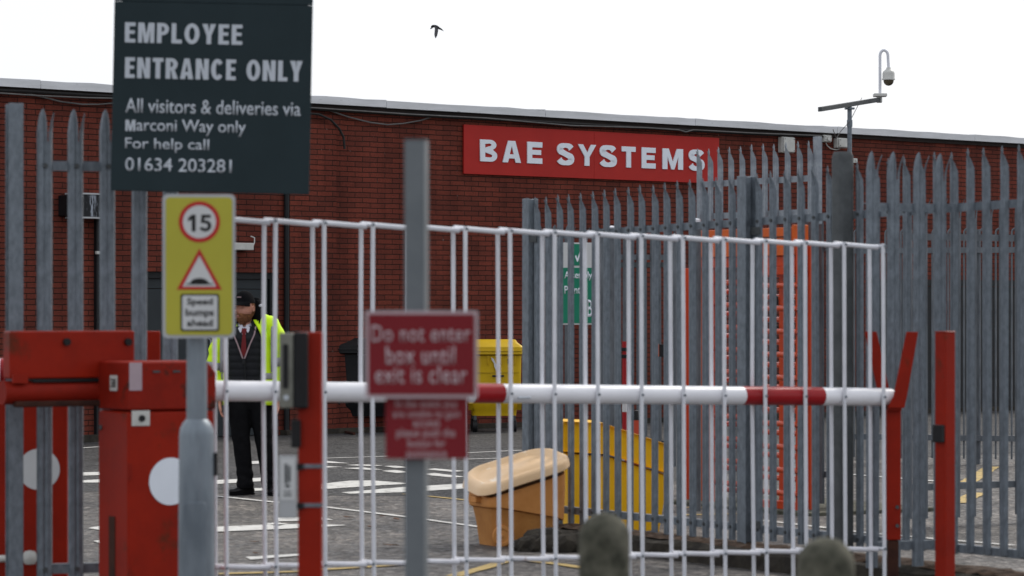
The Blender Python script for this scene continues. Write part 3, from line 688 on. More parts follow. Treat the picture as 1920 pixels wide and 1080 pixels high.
for t in tA:
    for z in (2.175 + (t - min(tA)) / (max(tA) - min(tA)) * .095, .22):
        pass
bolt0 = None
for t in tA:
    for za in (2.175 + (t - min(tA)) / (max(tA) - min(tA)) * .095, .22):
        l = (t - FENCE.t(980), -.046, za)
        if bolt0 is None: bolt0 = MB().disc(0, 0, .011, -.006, .016, 8).build('bolt', M['steel_dark'], fenceA, l)
        elif t < 4.6: dup(bolt0, fenceA, l)
def post(parent, t, h, w, d, m, off):
    p = MB().box(-w / 2, w / 2, -d / 2, -d / 2 + .010, 0, h).box(-w / 2, w / 2, d / 2 - .010, d / 2, 0, h).box(-.005, .005, -d / 2 + .0105, d / 2 - .0105, 0, h - .003)
    return p.build('post', m, parent, (t - FENCE.t(980), off, 0), bevel=.006)
# posts: rolled steel sections turned across the run
post(fenceA, tP[0], 2.455, .09, .085, M['steel'], -.02)
post(fenceA, tP[1], 2.52, .10, .09, M['steel'], -.05)
pd = MB(); prf = rrect(-.058, .058, -.055, .055, .03)
pd.loft([[(x, y, z) for x, y in prf] for z in (0, 2.60)] + [[(x * .8, y * .8, 2.63) for x, y in prf]])
p3 = pd.build('round_post', M['steel_dark'], fenceA, (tP[2] - FENCE.t(980), -.11, 0))
for t in (tP[0] + .09, tP[1] + .10):
    for z in (2.16, .25): MB().box(-.05, .05, -.055, -.047, z - .025, z + .025).build('fish_plate', M['steel_dark'], fenceA, (t - FENCE.t(980), 0, 0))

# short run in front, beside the boom rest
C0, C1 = at(1600, 700, 18.72), at(1790, 700, 19.0)
CL = Line(C0.x, C0.y, C1.x - C0.x, C1.y - C0.y)
tC = [CL.t(x) for x in (1631, 1674, 1717, 1761)]
fence('palisade_fence', CL, 0, 'short steel palisade panel with four spikes between the boom rest and the tall red post', tC, [], 2.57, [2.25, .26], t_end=CL.t(1790), wd=.072, bot=.13)

# spiked panel raised on top of the turnstile
tB = [TURN.off(-.03).t(x) for x in (1311, 1331, 1351, 1371, 1391, 1412, 1433, 1454, 1477, 1499, 1521)]
BL = fence('spiked_panel', TURN, TURN.t(1303), 'raised palisade panel with eleven spikes mounted on top of the orange turnstile', tB, [], 3.0,
      [2.70, 2.43], mats=('steel_light', 'steel_light'), t_end=TURN.t(1533), bot=2.365, wd=.052)[0]
MB().box(-.028, .028, -.02, .03, 2.33, 3.03).build('post', M['steel_light'], BL, (TURN.t(1532) - TURN.t(1303), 0, 0), bevel=.003)

# fences further into the yard
def straight(x0, x1, Y0, Y1):
    a, b = at(x0, 700, Y0), at(x1, 700, Y1); return Line(a.x, a.y, b.x - a.x, b.y - a.y), math.hypot(b.x - a.x, b.y - a.y)
E, LE = straight(1004, 1285, 30.2, 30.9)
fence('palisade_fence', E, 0, 'distant palisade fence behind the green assembly point sign', [.04 + PITCH * k for k in range(int(LE / PITCH))], [], 2.45, [2.15, .3], mats=('steel_far', 'steel_far'), wd=.088)
E2, L2 = straight(1112, 1290, 32.6, 32.2)
fence('palisade_fence', E2, 0, 'second distant palisade fence close behind the first and left of the turnstile', [.09 + PITCH * k for k in range(int(L2 / PITCH))], [], 2.48, [2.1, .3], mats=('steel_far', 'steel_dark'), wd=.092)
E3, L3 = straight(1514, 1606, 26.3, 26.0)
fence('palisade_fence', E3, 0, 'short palisade fence closing the gap right of the orange turnstile', [.03 + .11 * k for k in range(int(L3 / .11))], [], 2.47, [2.15, .3], mats=('steel_far', 'steel_far'), wd=.075)
G, LG = straight(1690, 1960, 24.2, 24.9)
fence('palisade_fence', G, 0, 'palisade fence at the far right standing behind the long spiked fence', [.04 + PITCH * k for k in range(int(LG / PITCH))], [], 2.51, [2.2, .3], mats=('steel_far', 'steel_far'), wd=.068)
# bow topped railing at the back
Hn, LH = straight(1575, 1960, 34.5, 33.8)
hoop = thing('bow_top_railing', Hn.loc, Hn.rz, 'distant bow topped steel railing in front of the brick wall at the right', 'railing')
pr = None
for k in range(int(LH / .17)):
    x0 = k * .17 + .03
    if pr is None:
        m_ = MB().tube([(-.045, 0, .06), (-.045, 0, 2.44)] + [(-.045 * math.cos(R(a)), 0, 2.46 + .05 * math.sin(R(a))) for a in range(20, 170, 20)] + [(.045, 0, 2.44), (.045, 0, .06)], .011, 6)
        pr = m_.build('hoop', M['steel_far'], hoop, (x0, 0, 0))
    else: dup(pr, hoop, (x0, 0, 0))
for z in (2.28, .28): MB().box(0, LH, -.025, .025, z - .03, z + .03).build('rail', M['steel_far'], hoop)
for x in (.0, LH / 3, 2 * LH / 3, LH): MB().box(x - .035, x + .035, .027, .09, 0, 2.5).build('post', M['steel_far'], hoop, bevel=.004)

# round posts with pale domed caps showing between the spikes
for px, Y, lb in ((1147, 26.6, 'round steel post with pale domed cap behind the left half of the spiked fence'), (1305, 26.2, 'round steel post with pale domed cap at the left corner of the orange turnstile')):
    p = at(px, 700, Y); zz = zof(423 if px < 1200 else 409, Y)
    o = thing('capped_post', (p.x, Y, 0), 0, lb, 'post', 'round posts with domed caps')
    MB().tube([(0, 0, 0), (0, 0, zz - .035)], .042, 16).build('shaft', M['steel_far'], o)
    MB().lathe([(.036, zz - .033), (.036, zz - .012), (.022, zz - .004), (.002, zz)], 16).build('cap', M['white'], o)

# low kerb island the fence stands on
kl = thing('kerb_island', (FENCE.x0 + FENCE.dx * .62, FENCE.y0 + FENCE.dy * .62, 0), FENCE.rz, 'low mossy kerb island with leaf mould along the foot of the spiked fence', 'kerb')
km = MB(); n = 34; rings = []
for k in range(n + 1):
    x = 5.3 * k / n; e = lambda a: random.uniform(-a, a)
    rings.append([(x, .14, -.02), (x, -.38 + e(.014), -.02), (x, -.38 + e(.014), .10 + e(.012)), (x, -.34 + e(.02), .125 + e(.012)), (x, -.28, .118), (x, .14, .095)])
km.loft(rings); km.build('kerb_stone', M['kerb'], kl, smooth=False)
sm_ = MB(); rings = []
for k in range(71):
    x = .02 + 5.26 * k / 70
    rings.append([(x, y + random.uniform(-.015, .015), .108 + b + random.uniform(0, .022)) for y, b in ((-.33, .002), (-.28, .016), (-.23, .014), (-.18, .010), (-.08, .006), (.02, .0), (.10, -.004))])
sm_.loft(rings, cap=False, closed=False); sm_.build('leaf_mould', M['soil'], kl, smooth=False)
# broken stones at its near end
stn = None
for i, (px, py, s_, lb) in enumerate(((1000, 1033, .11, 'small mossy stone on the ground at the left end of the kerb'), (1030, 1032, .15, 'large mossy stone lump leaning by the orange grit bin'), (1062, 1034, .13, 'dark broken stone in front of the yellow bin base'))):
    bmx = bmesh.new(); bmesh.ops.create_icosphere(bmx, subdivisions=3, radius=1)
    rr = random.Random(i)
    for v in bmx.verts:
        f = 1 + .18 * math.sin(v.co.x * 4 + i) * math.cos(v.co.y * 5 + i * 2) + rr.uniform(-.07, .07)
        v.co = Vector((v.co.x * s_ * 1.25 * f, v.co.y * s_ * f, max(-.3, v.co.z) * s_ * .8 * f + s_ * .22))
    me = bpy.data.meshes.new('stone'); bmx.to_mesh(me); bmx.free(); me.materials.append(M['kerb'])
    o = bpy.data.objects.new('stone', me); COL.objects.link(o); p = on_ground(px, py); o.location = (p.x, p.y, 0)
    tag(o, lb, 'stone', 'stones by the kerb')

# assembly point sign
Yg = 29.9; sgx = at(1083, 530, Yg)
ap = thing('assembly_sign', (sgx.x, Yg, 0), R(8), 'green and white assembly point sign with a tick, fixed behind the spiked fence', 'sign')
S = Yg / F; X = lambda px: (px - 1083) * S; Z = lambda py: zof(py, Yg)
MB().box(X(1053), X(1113), -.012, -.002, Z(609), Z(455)).build('panel', M['sign_white'], ap, bevel=.003)
MB().box(X(1054.5), X(1111.5), -.016, -.0125, Z(606), Z(502)).build('green_field', M['green'], ap)
MB().box(X(1071), X(1095), -.016, -.0125, Z(498), Z(457.5)).build('green_field', M['green'], ap)
tk = [(X(1077.5), Z(481)), (X(1079.5), Z(478)), (X(1082), Z(485)), (X(1087), Z(470)), (X(1089), Z(471.5)), (X(1083), Z(491)), (X(1081.5), Z(491))]
MB().prism(tk, -.020, -.0165).build('tick', M['letter'], ap, smooth=False)
text('lettering', 'Assembly', X(1057.5), X(1110), Z(526), Z(509), -.0165, M['letter'], ap, .012)
text('lettering', 'Point', X(1057.5), X(1088), Z(551), Z(536), -.0165, M['letter'], ap, .012)
text('lettering', 'B', X(1101), X(1110), Z(594), Z(562), -.0165, M['letter'], ap, .012)
# call box
pb = at(1237, 657, 29.6)
cbx = thing('call_box', pb, R(10), 'small dark box with an orange side fixed among the distant fence pales', 'box')
MB().box(-.012, .032, -.03, .05, -.058, .058).build('casing', M['frame_dark'], cbx, bevel=.004)
MB().box(-.036, -.0125, -.03, .05, -.058, .058).build('side_panel', M['orange'], cbx, bevel=.003)
MB().tube([(-.03, .055, -1.55), (-.03, .055, .3)], .018, 8).build('post', M['steel_far'], cbx)
# red and white post, and cone
pp = at(1171, 700, 29.0)
rp = thing('striped_post', (pp.x, 29.0, 0), 0, 'slim red post with white bands and dark clamps behind the yellow bin', 'post')
zz = [0, .25, .5, .72, zof(745, 29.0), zof(640, 29.0)]
for k in range(5): MB().tube([(0, 0, zz[k] + (.001 if k else 0)), (0, 0, zz[k + 1] - .001)], .022, 10).build('band', M['red_band'] if k % 2 == 0 else M['sign_white'], rp)
for z in (zof(668, 29), zof(655, 29)): MB().box(-.05, .035, -.03, .03, z - .016, z + .016).build('clamp', M['frame_dark'], rp, bevel=.004)
pc = at(1191, 800, 28.6)
cn = thing('traffic_cone', (pc.x, 28.6, 0), 0, 'faded red traffic cone with a dark tip behind the yellow bin', 'cone')
zt = zof(769, 28.6)
MB().loft([[(x, y, z) for x, y in rrect(-.17, .17, -.17, .17, .04)] for z in (0, .035)]).build('base', M['black'], cn)
MB().lathe([(.13, .036), (.045, zt - .09)], 20).build('body', M['cone_red'], cn)
MB().lathe([(.045, zt - .088), (.03, zt - .005), (.02, zt)], 20).build('tip', M['black'], cn)

# ================================================================== TURNSTILE
T0 = TURN.t(1303)
ts = thing('turnstile', (TURN.x0 + TURN.dx * T0, TURN.y0 + TURN.dy * T0, 0), TURN.rz, 'full height orange security turnstile with horizontal bars behind the spiked fence', 'turnstile')
tx = lambda px, y=0.0: TURN.off(y).t(px) - T0
xe = tx(1482)
MB().box(-.02, xe, 0, .165, 2.085, 2.315).build('header', M['orange'], ts, bevel=.008)
MB().box(.02, xe + .005, -.012, -.001, 2.235, 2.243).build('header_seam', M['orange_dark'], ts)
MB().box(-.02, xe, .03, .15, 2.00, 2.083).build('under_beam', M['orange_red'], ts, bevel=.004)
MB().box(xe + .002, xe + .03, .01, .16, 2.09, 2.335).build('header_end', M['orange'], ts, bevel=.006)
for px, w_, m_ in ((1287, .07, 'orange_red'), (1314, .05, 'orange'), (1331, .07, 'orange_red')):
    x = tx(px, .08); MB().box(x - w_ / 2, x + w_ / 2, .05, .11, 0, 2.0).build('post', M[m_], ts, bevel=.004)
MB().box(tx(1304, .18), tx(1311, .18), .16, .20, 0, 2.0).build('inner_post', M['orange_dark'], ts)
for px, w_, y_, m_ in ((1466, .085, .18, 'orange_red'), (1495, .05, .0, 'orange_red'), (1516, .03, .12, 'orange_red')):
    x = tx(px, y_); MB().box(x - w_ / 2, x + w_ / 2, y_, y_ + .06, 0, 2.2).build('post', M[m_], ts, bevel=.004)
MB().box(tx(1425), tx(1492), .0, .10, .0, .09).build('base_rail', M['orange_red'], ts, bevel=.006)
MB().box(tx(1425), tx(1490), -.005, .10, 1.93, 1.998).build('bar_head', M['orange_red'], ts, bevel=.006)
MB().tube([(tx(1392, .3), .3, 0), (tx(1392, .3), .3, 2.0)], .05, 14).build('rotor_shaft', M['steel_dark'], ts)
arm = None
for k in range(10):
    z = .16 + .187 * k
    for (xa, xb, y_, dz) in ((tx(1426, -.02), tx(1494, -.02), -.02, 0), (tx(1426, .27), tx(1494, .27), .27, .095), (tx(1333, .12), tx(1385, .12), .12, .03), (tx(1350, .34), tx(1385, .34), .34, -.045)):
        l_ = xb - xa
        o = MB().tube([(0, 0, 0), (.01, 0, 0), (l_ - .015, 0, 0), (l_, 0, 0)], [.016, .023, .023, .014], 12).build('bar', M['rod'], ts, (xa, y_, z + dz))
for k in range(9):
    MB().disc(tx(1336), .25 + .2 * k, .012, .036, .052, 8).build('bolt', M['frame_dark'], ts)
MB().box(tx(1446, .17), tx(1458, .17), .16, .178, 1.66, 1.76).build('card_reader', M['black'], ts, bevel=.005)
MB().box(tx(1446, .17), tx(1458, .17), .16, .178, 1.47, 1.52).build('indicator', M['black'], ts, bevel=.005)
slab = MB().box(-.3, xe + .4, -.15, 1.2, -.02, .03); slab.build('base_slab', M['concrete'], ts, bevel=.01)

# ================================================================== VEHICLE BARRIER WITH ITS WHITE SKIRT
bar = thing('vehicle_barrier', (GATE.x0, GATE.y0, 0), GATE.rz, 'white rising barrier with a hanging railing skirt, red bands and red cabinet', 'barrier')
gt = GATE.t
zB = lambda t: 1.237 - .0218 * t           # the arm droops a little towards its tip
zT = lambda t: 2.105 - .0215 * t
zL = lambda t: .345 - .0175 * t
tend = gt(1672)
t0b = gt(396)
def gpt(t, y, z): return (t, y, z)
MB().tube([gpt(t0b, 0, zB(t0b)), gpt(tend - .02, 0, zB(tend)), gpt(tend, 0, zB(tend))], [.0515, .0515, .046], 28).build('boom', M['boom_white'], bar)
for a, b in ((885, 940), (1391, 1539)):
    ta, tb = gt(a), gt(b)
    MB().tube([gpt(ta, 0, zB(ta)), gpt(tb, 0, zB(tb))], .0525, 28).build('red_band', M['red_band'], bar)
ta, tb = gt(962), gt(985)
MB().tube([gpt(ta, -.047, zB(ta) - .022), gpt(tb, -.047, zB(tb) - .020)], .007, 6).build('scuff_mark', M['letter_dim'], bar)
GF = GATE.off(-.061); g0 = GF.t(423); p_ = (GF.t(1657) - g0) / 15
M['white_rusty'] = mat('rust_stained_white_paint', (.72, .72, .76), (.60, .60, .64), rough=.45, scale=6, rust=(.22, .10, .05), rust_amt=.64, rscale=8)
def rail(zf, nm):
    prev = None
    for i in range(16):                     # a rail piece from each pair of bars to the next, socketed at the joint
        a = g0 + i * p_; b = a + p_
        if i == 15: continue
        MB().tube([gpt(a - .03, .0, zf(a) + .004), gpt(a + .02, -.004, zf(a) + .003), gpt(b - .06, -.012, zf(b) - .004), gpt(b - .01, -.016, zf(b) - .006)], [.0165, .0140, .0140, .0165], 10).build(nm, M['white_rusty' if nm == 'bottom_rail' else 'white'], bar)
rail(zT, 'top_rail'); rail(zL, 'bottom_rail')
for i in range(16):
    t = g0 + i * p_ + random.uniform(-.004, .004); e = random.uniform(-.006, .006)
    for y, dt in ((-.061, 0), (.061, 0)):
        zt, zb_ = zT(t) + (.014 if y < 0 else -.004), -.0
        zb_ = .10 - .004 * i
        MB().tube([(t + e + .008, y, zb_), (t, y, zB(t)), (t - .004 * (i / 15) + e, y, zt)], .0112, 9).build('skirt_bar', M['white'], bar)
    for z in (zT(t), zB(t), zL(t)):
        MB().tube([(t, -.080, z), (t, -.071, z)], .007, 8).build('bolt', M['steel'], bar)
        if z != zB(t): MB().tube([(t, -.070, z), (t, .070, z)], .0095, 8).build('pin', M['white'], bar)

# cabinet
gc = GATE.off(-.114).t; tc0, tc1 = gc(240), gc(402); ztop = GATE.z(300, 677); zsp = GATE.z(300, 768)
cab = MB().box(tc0, tc1, -.11, .23, 0.02, zsp - .004); cb2 = cab.build('cabinet', M['red'], bar, bevel=.012)
MB().loft([[(tc0, -.118, zsp + .001), (tc1 + .01, -.118, zsp + .001), (tc1 + .01, .238, zsp + .001), (tc0, .238, zsp + .001)],
           [(tc0, -.118, ztop - .06), (tc1 + .01, -.118, ztop - .06), (tc1 + .01, .238, ztop - .06), (tc0, .238, ztop - .06)],
           [(tc0, -.118, ztop), (tc1 - .04, -.118, ztop), (tc1 - .04, .238, ztop), (tc0, .238, ztop)]]).build('cabinet_hood', M['red_rust'], bar, bevel=.012)
cx, cz = gc(320), GATE.z(320, 900)
MB().disc(cx, cz, .118, -.1145, -.1115, 40).build('white_disc', M['letter'], cb2, smooth=False)
pa, pb_ = gc(247), gc(281); z1, z0 = GATE.z(262, 768.5), GATE.z(262, 797)
lk = MB().box(pa, pb_, -.116, -.1115, z0, z1); lkp = lk.build('lock_plate', M['plastic_white'], cb2, bevel=.002)
MB().disc((pa + pb_) / 2 + .004, (z0 + z1) / 2, .016, -.124, -.1165, 16).build('keyhole', M['black'], lkp)
pa, pb_ = gc(241.5), gc(265)
MB().box(pa, pb_, -.1215, -.1192, GATE.z(252, 731), GATE.z(252, 679)).build('pale_sticker', mat('pale_sticker', (.42, .33, .36), (.36, .28, .31)), bar)
# number plate and rivet on the left side face
sf = MB().box(tc0 - .006, tc0 - .0025, .0, .08, GATE.z(214, 733), GATE.z(214, 704)); sp_ = sf.build('number_plate', M['plastic_white'], bar)
nm = text('plate_number', '38', .012, .068, GATE.z(214, 727), GATE.z(214, 710), 0, M['sign_black'], bar, .02, .001)
for v in nm.data.vertices: v.co = Vector((tc0 - .0075, .08 - v.co.x, v.co.z))
MB().tube([(tc0 - .008, .19, GATE.z(196, 804)), (tc0 - .002, .19, GATE.z(196, 804))], .013, 12).build('door_lock', M['steel_dark'], bar)
MB().box(tc0 - .003, tc0 - .0005, .03, .10, .06, .62).build('rust_streak', M['rust'], bar)
for px in (292, 330): MB().box(gc(px) - .02, gc(px) + .02, -.124, -.1195, ztop - .055, ztop - .045).build('hood_fixing', M['steel_dark'], bar)
for z in (.35, .85): MB().tube([(tc0 + .006, -.118, z - .04), (tc0 + .006, -.118, z + .04)], .008, 10).build('hinge', M['red_rust'], cb2)
# tail beam and counterweight plates
gk = GATE.off(.27).t
tw0, tw1 = gk(3), gk(206)
zc0 = 1.237
tb_ = MB(); tb_.loft([[(x, .27 + .06 * math.cos(R(a)), zc0 - .0 + .060 * math.sin(R(a))) for a in range(0, 360, 20)] for x in (tw0, tw1)])
tb_.build('tail_beam', M['red_rust'], bar)
wt = MB().box(gk(11), gk(245), .22, .31, 1.305, GATE.z(120, 621)); wtp = wt.build('counterweight', M['red'], bar, bevel=.01)
for px in (116, 231):
    MB().tube([(gk(px), .202, GATE.z(px, 642)), (gk(px), .224, GATE.z(px, 642))], .019, 12).build('bolt', M['black'], wtp)
MB().box(gk(14), gk(42), .20, .219, 1.285, 1.33).build('lug', M['red'], bar); MB().box(gk(55), gk(178), .2185, .30, 1.288, 1.304).build('slot_shade_strip', M['black'], bar)  # black strip stands in for the shade in the slot
MB().box(gk(20), gk(190), .205, .25, 1.165, 1.195).build('rusty_underside', M['rust'], bar, bevel=.008)

# boom rest: post with two flared arms
Yf = 18.53; pf = at(1677, 1000, Yf); S = Yf / F
fk = thing('boom_rest', (pf.x, Yf, 0), 0, 'red forked boom rest with two flared arms and a rusty foot', 'boom rest')
fx = lambda px: (px - 1677) * S; fz = lambda py: zof(py, Yf)
MB().box(fx(1662), fx(1688), -.035, .035, fz(1012), fz(757)).build('post', M['red'], fk, bevel=.006)
MB().box(fx(1664), fx(1684), -.03, .03, 0, fz(1013)).build('rusty_foot', M['rust'], fk, bevel=.004)
MB().box(fx(1650), fx(1720), -.06, .06, 0, .012).build('foot_plate', M['rust'], fk, bevel=.003)
def arm_(pts, y0, y1):
    mb = MB(); mb.loft([[(a, y0, z), (b, y0, z), (b, y1, z), (a, y1, z)] for a, b, z in pts]); return mb
arm_([(fx(1661), fx(1692), fz(764)), (fx(1672), fx(1697), fz(742)), (fx(1696), fx(1718), fz(622))], -.095, -.075).build('arm', M['red'], fk, bevel=.003)
arm_([(fx(1655), fx(1680), fz(762)), (fx(1648), fx(1671), fz(732)), (fx(1625), fx(1647), fz(622))], .085, .105).build('arm', M['red'], fk, bevel=.003)
MB().box(fx(1662), fx(1688), -.075, .085, fz(769), fz(757.5)).build('cradle', M['red'], fk, bevel=.003)
for py in (950, 985): MB().tube([(fx(1681), -.048, fz(py)), (fx(1681), -.034, fz(py))], .011, 10).build('bolt', M['steel_dark'], fk)

# tall red post on the right
Yr = 16.8; pr_ = at(1772, 700, Yr); S = Yr / F
tp = thing('red_post', (pr_.x, Yr, 0), R(40), 'tall square red steel post with a small black box on its side', 'post')
hw = .038
MB().box(-hw, hw, -hw, hw, -.02, zof(623, Yr)).build('shaft', M['red'], tp, bevel=.005)
MB().box(-hw - .03, -hw - .001, -.035, .03, zof(829, Yr), zof(796, Yr)).build('sensor', M['black'], tp, bevel=.005)
MB().box(-hw - .003, hw + .003, -hw - .003, hw + .003, zof(623, Yr) + .0005, zof(621, Yr)).build('cap', M['red'], tp, bevel=.003)

# ================================================================== LEFT FENCE AND SECOND BARRIER
LF, LL = straight(27, 336, 16.35, 16.6)
tL = [LF.off(-.03).t(x) for x in (84, 143, 203, 261, 319)]
lf = fence('palisade_fence', LF, 0, 'near palisade fence behind the dark notice board and red cabinet at the left', tL, [], 2.68, [2.385, .32], wd=.077, t_end=LF.t(336))[0]
bolt1 = None
for t in tL:
    for z in (2.385, .32):
        if bolt1 is None: bolt1 = MB().disc(0, 0, .013, -.007, .016, 8).build('bolt', M['steel_dark'], lf, (t, -.046, z))
        else: dup(bolt1, lf, (t, -.046, z))
MB().box(-.0375, .0375, -.06, -.052, -.02, 2.70).box(-.0375, .0375, .052, .06, -.02, 2.70).box(-.004, .004, -.0515, .0515, -.02, 2.695).build('post', M['steel'], lf, bevel=.003)
Y2 = 17.4; S = Y2 / F; p2 = at(62, 900, Y2)
b2 = thing('vehicle_barrier', (p2.x, Y2, 0), R(6), 'second red barrier cabinet with a white disc behind the left spiked fence', 'barrier')
x2 = lambda px: (px - 62) * S; z2 = lambda py: zof(py, Y2)
c2 = MB().box(x2(38), x2(126), -.0, .3, .0, 1.36).build('cabinet', M['red'], b2, bevel=.01)
MB().box(x2(-40), x2(37), .004, .3, .0, 1.355).build('cabinet_side', M['red'], b2, bevel=.01)
MB().disc(x2(73), z2(880), .112, -.004, -.001, 40).build('white_disc', M['sign_white'], c2, smooth=False)
MB().box(x2(130), x2(299), .05, .12, z2(684), z2(621)).build('counterweight', M['red'], b2, bevel=.008)
MB().box(x2(100), x2(300), .06, .11, z2(700), z2(686)).build('tail_beam', M['red_rust'], b2, bevel=.006)
MB().tube([(x2(9), -.07, z2(693)), (x2(-260), -.07, z2(690))], .062, 24).build('boom', M['boom_white'], b2)
MB().tube([(x2(9.5), -.07, z2(693)), (x2(3), -.07, z2(693))], .0635, 24).build('red_band', M['red_band'], b2)
MB().tube([(x2(60), -.06, z2(1046)), (x2(-200), -.06, z2(1044))], .02, 10).build('skirt_rail', M['plastic_white'], b2)
MB().lathe([(.002, -.04), (.028, -.034), (.04, -.012), (.04, .012), (.028, .034), (.002, .04)], 16, (x2(57), -.06, z2(1044))).build('rail_end', M['plastic_white'], b2)

# ================================================================== SIGNS IN THE FOREGROUND
GW = {'E': .62, 'M': .95, 'P': .70, 'L': .60, 'O': .88, 'Y': .80, 'N': .82, 'T': .68, 'R': .76, 'A': .84, 'C': .80, ' ': .36, '1': .52, '5': .70}
def glyph(ch, x0, W, z0, H):
    """bold grotesque capital as outlines (outer first, then counters)"""
    t = H * .225; b = H * .19; x1 = x0 + W; z1 = z0 + H; c = x0 + W / 2
    def arc(cx, cz, rx, rz, a0, a1, n=10): return [(cx + rx * math.cos(R(a0 + (a1 - a0) * k / n)), cz + rz * math.sin(R(a0 + (a1 - a0) * k / n))) for k in range(n + 1)]
    if ch == 'E': return [letter_E(x0, x1, z0, z1, t)]
    if ch == 'L': return [[(x0, z0), (x1, z0), (x1, z0 + b), (x0 + t, z0 + b), (x0 + t, z1), (x0, z1)]]
    if ch == 'T': return [[(c - t / 2, z0), (c + t / 2, z0), (c + t / 2, z1 - b), (x1, z1 - b), (x1, z1), (x0, z1), (x0, z1 - b), (c - t / 2, z1 - b)]]
    if ch == 'N': return [[(x0, z0), (x0 + t, z0), (x0 + t, z0 + H * .60), (x1 - t * 1.1, z0), (x1, z0), (x1, z1), (x1 - t, z1), (x1 - t, z0 + H * .40), (x0 + t * 1.1, z1), (x0, z1)]]
    if ch == 'M': return [[(x0, z0), (x0 + t * .9, z0), (x0 + t * .9, z0 + H * .64), (c - t * .45, z0), (c + t * .45, z0), (x1 - t * .9, z0 + H * .64), (x1 - t * .9, z0), (x1, z0), (x1, z1), (x1 - t * 1.3, z1), (c, z0 + H * .40), (x0 + t * 1.3, z1), (x0, z1)]]
    if ch == 'Y': return [[(c - t / 2, z0), (c + t / 2, z0), (c + t / 2, z0 + H * .42), (x1, z1), (x1 - t * 1.2, z1), (c, z0 + H * .60), (x0 + t * 1.2, z1), (x0, z1), (c - t / 2, z0 + H * .42)]]
    if ch == 'A': return [[(x0, z0), (x0 + t * 1.1, z0), (x0 + t * 1.1 + W * .055, z0 + H * .19), (x1 - t * 1.1 - W * .055, z0 + H * .19), (x1 - t * 1.1, z0), (x1, z0), (c + W * .19, z1), (c - W * .19, z1)], [(c - W * .12, z0 + H * .36), (c + W * .12, z0 + H * .36), (c, z0 + H * .76)]]
    if ch == 'O': return [arc(c, z0 + H / 2, W / 2, H * .515, 0, 345, 23), arc(c, z0 + H / 2, W / 2 - t, H * .515 - b, 0, 345, 23)]
    if ch == 'C':
        o = arc(c, z0 + H / 2, W / 2, H * .515, 38, 322, 20); i_ = arc(c, z0 + H / 2, W / 2 - t, H * .515 - b, 322, 38, 20); return [o + i_]
    if ch in 'PR':
        mz = z0 + H * .40; r = (z1 - mz) / 2; xa = x1 - r * 1.02
        h_ = [(x0 + t, mz + b * .85)] + arc(xa - t * .2, mz + r, r * .45, r - b * .85, -90, 90) + [(x0 + t, z1 - b * .85)]
        if ch == 'P': return [[(x0, z0), (x0 + t, z0), (x0 + t, mz)] + arc(xa, mz + r, r, r, -90, 90) + [(x0, z1)], h_]
        return [[(x0, z0), (x0 + t, z0), (x0 + t, mz - .0), (x0 + W * .46, mz), (x1 - t * 1.05, z0), (x1 + W * .03, z0), (x0 + W * .76, mz + H * .03)] + arc(xa, mz + r, r, r, -62, 90) + [(x0, z1)], h_]
    if ch == '1': return [[(x0 + W * .42, z0), (x0 + W * .42 + t, z0), (x0 + W * .42 + t, z1), (x0 + W * .44, z1), (x0, z0 + H * .80), (x0, z0 + H * .60), (x0 + W * .42, z0 + H * .72)]]
    if ch == '5':
        cz = z0 + H * .335; r = H * .335; o = arc(x0 + W * .47, cz, W * .53, r, 112, -158, 16); i_ = arc(x0 + W * .47, cz, W * .53 - t, r - b * .95, -158, 118, 16)
        return [[(x0 + W * .10, z0 + H * .50), (x0 + W * .16, z1), (x1 - W * .06, z1), (x1 - W * .06, z1 - b), (x0 + W * .42, z1 - b), (x0 + W * .38, z0 + H * .64)] + o + i_ + [(x0 + W * .33, z0 + H * .50)]]
def bold_word(word, x0, x1, z0, z1, y0, y1, m, parent, name='letter'):
    H = z1 - z0; gap = .16; tot = sum(GW[c] for c in word) + gap * (len(word) - 1); k = (x1 - x0) / tot; x = x0
    for ch in word:
        if ch != ' ': shape(name, glyph(ch, x, GW[ch] * k, z0, H), y0, y1, m, parent)
        x += (GW[ch] + gap) * k
# dark notice board
Yn = 16.02; S = Yn / F; pn = at(397, 180, Yn)
nb = thing('notice_board', (pn.x, Yn, pn.z), 0, 'large dark slate notice board with white lettering high in front of the left fence', 'sign')
nx = lambda px, py=0: (px - 397) * S; nz = lambda py: -(py - 180) * S
tilt = R(-1.15)
inner = []
o = MB().box(nx(211.5), nx(583), -.004, .004, nz(361), nz(6.5)).build('panel', M['board_green'], nb, bevel=.003); inner.append(o)
o = MB().box(nx(211.5), nx(583), -.004, .004, nz(6), nz(-60)).build('upper_panel', M['board_green'], nb, bevel=.003); inner.append(o)
for word, ws, (xa, xb, ya, yb) in (('EMPLOYEE', None, (232.5, 452, 83, 45.5)), ('ENTRANCE ONLY', None, (234, 566, 149.5, 111))):
    bold_word(word, nx(xa), nx(xb), nz(ya), nz(yb), -.0065, -.0045, M['letter_dim'], nb)
for (body, xa, xb, ya, yb, wgt, m_) in (('All visitors & deliveries via', 236, 564, 214.5, 187.5, .006, 'letter_dim'), ('arconi Way only', 257.5, 462, 255.5, 225.5, .006, 'letter_dim'),
        ('For help call', 237, 394, 288, 261.5, .006, 'letter_dim'), ('01634 203281', 238, 437, 323.5, 298.5, .008, 'letter_dim')):
    inner.append(text('lettering', body, nx(xa), nx(xb), nz(yb if False else ya), nz(yb), -.0045, M[m_], nb, wgt, .0015))
shape('lettering', glyph('M', nx(237), nx(255.5) - nx(237), nz(249), nz(228) - nz(249)), -.006, -.0045, M['letter_dim'], nb)
for zc_ in (300, 6):
    inner.append(MB().box(nx(240), nx(560), .006, .03, nz(zc_ + 8), nz(zc_ - 8)).build('rail', M['steel_dark'], nb))
nb.rotation_euler = (0, -tilt, R(1.2))
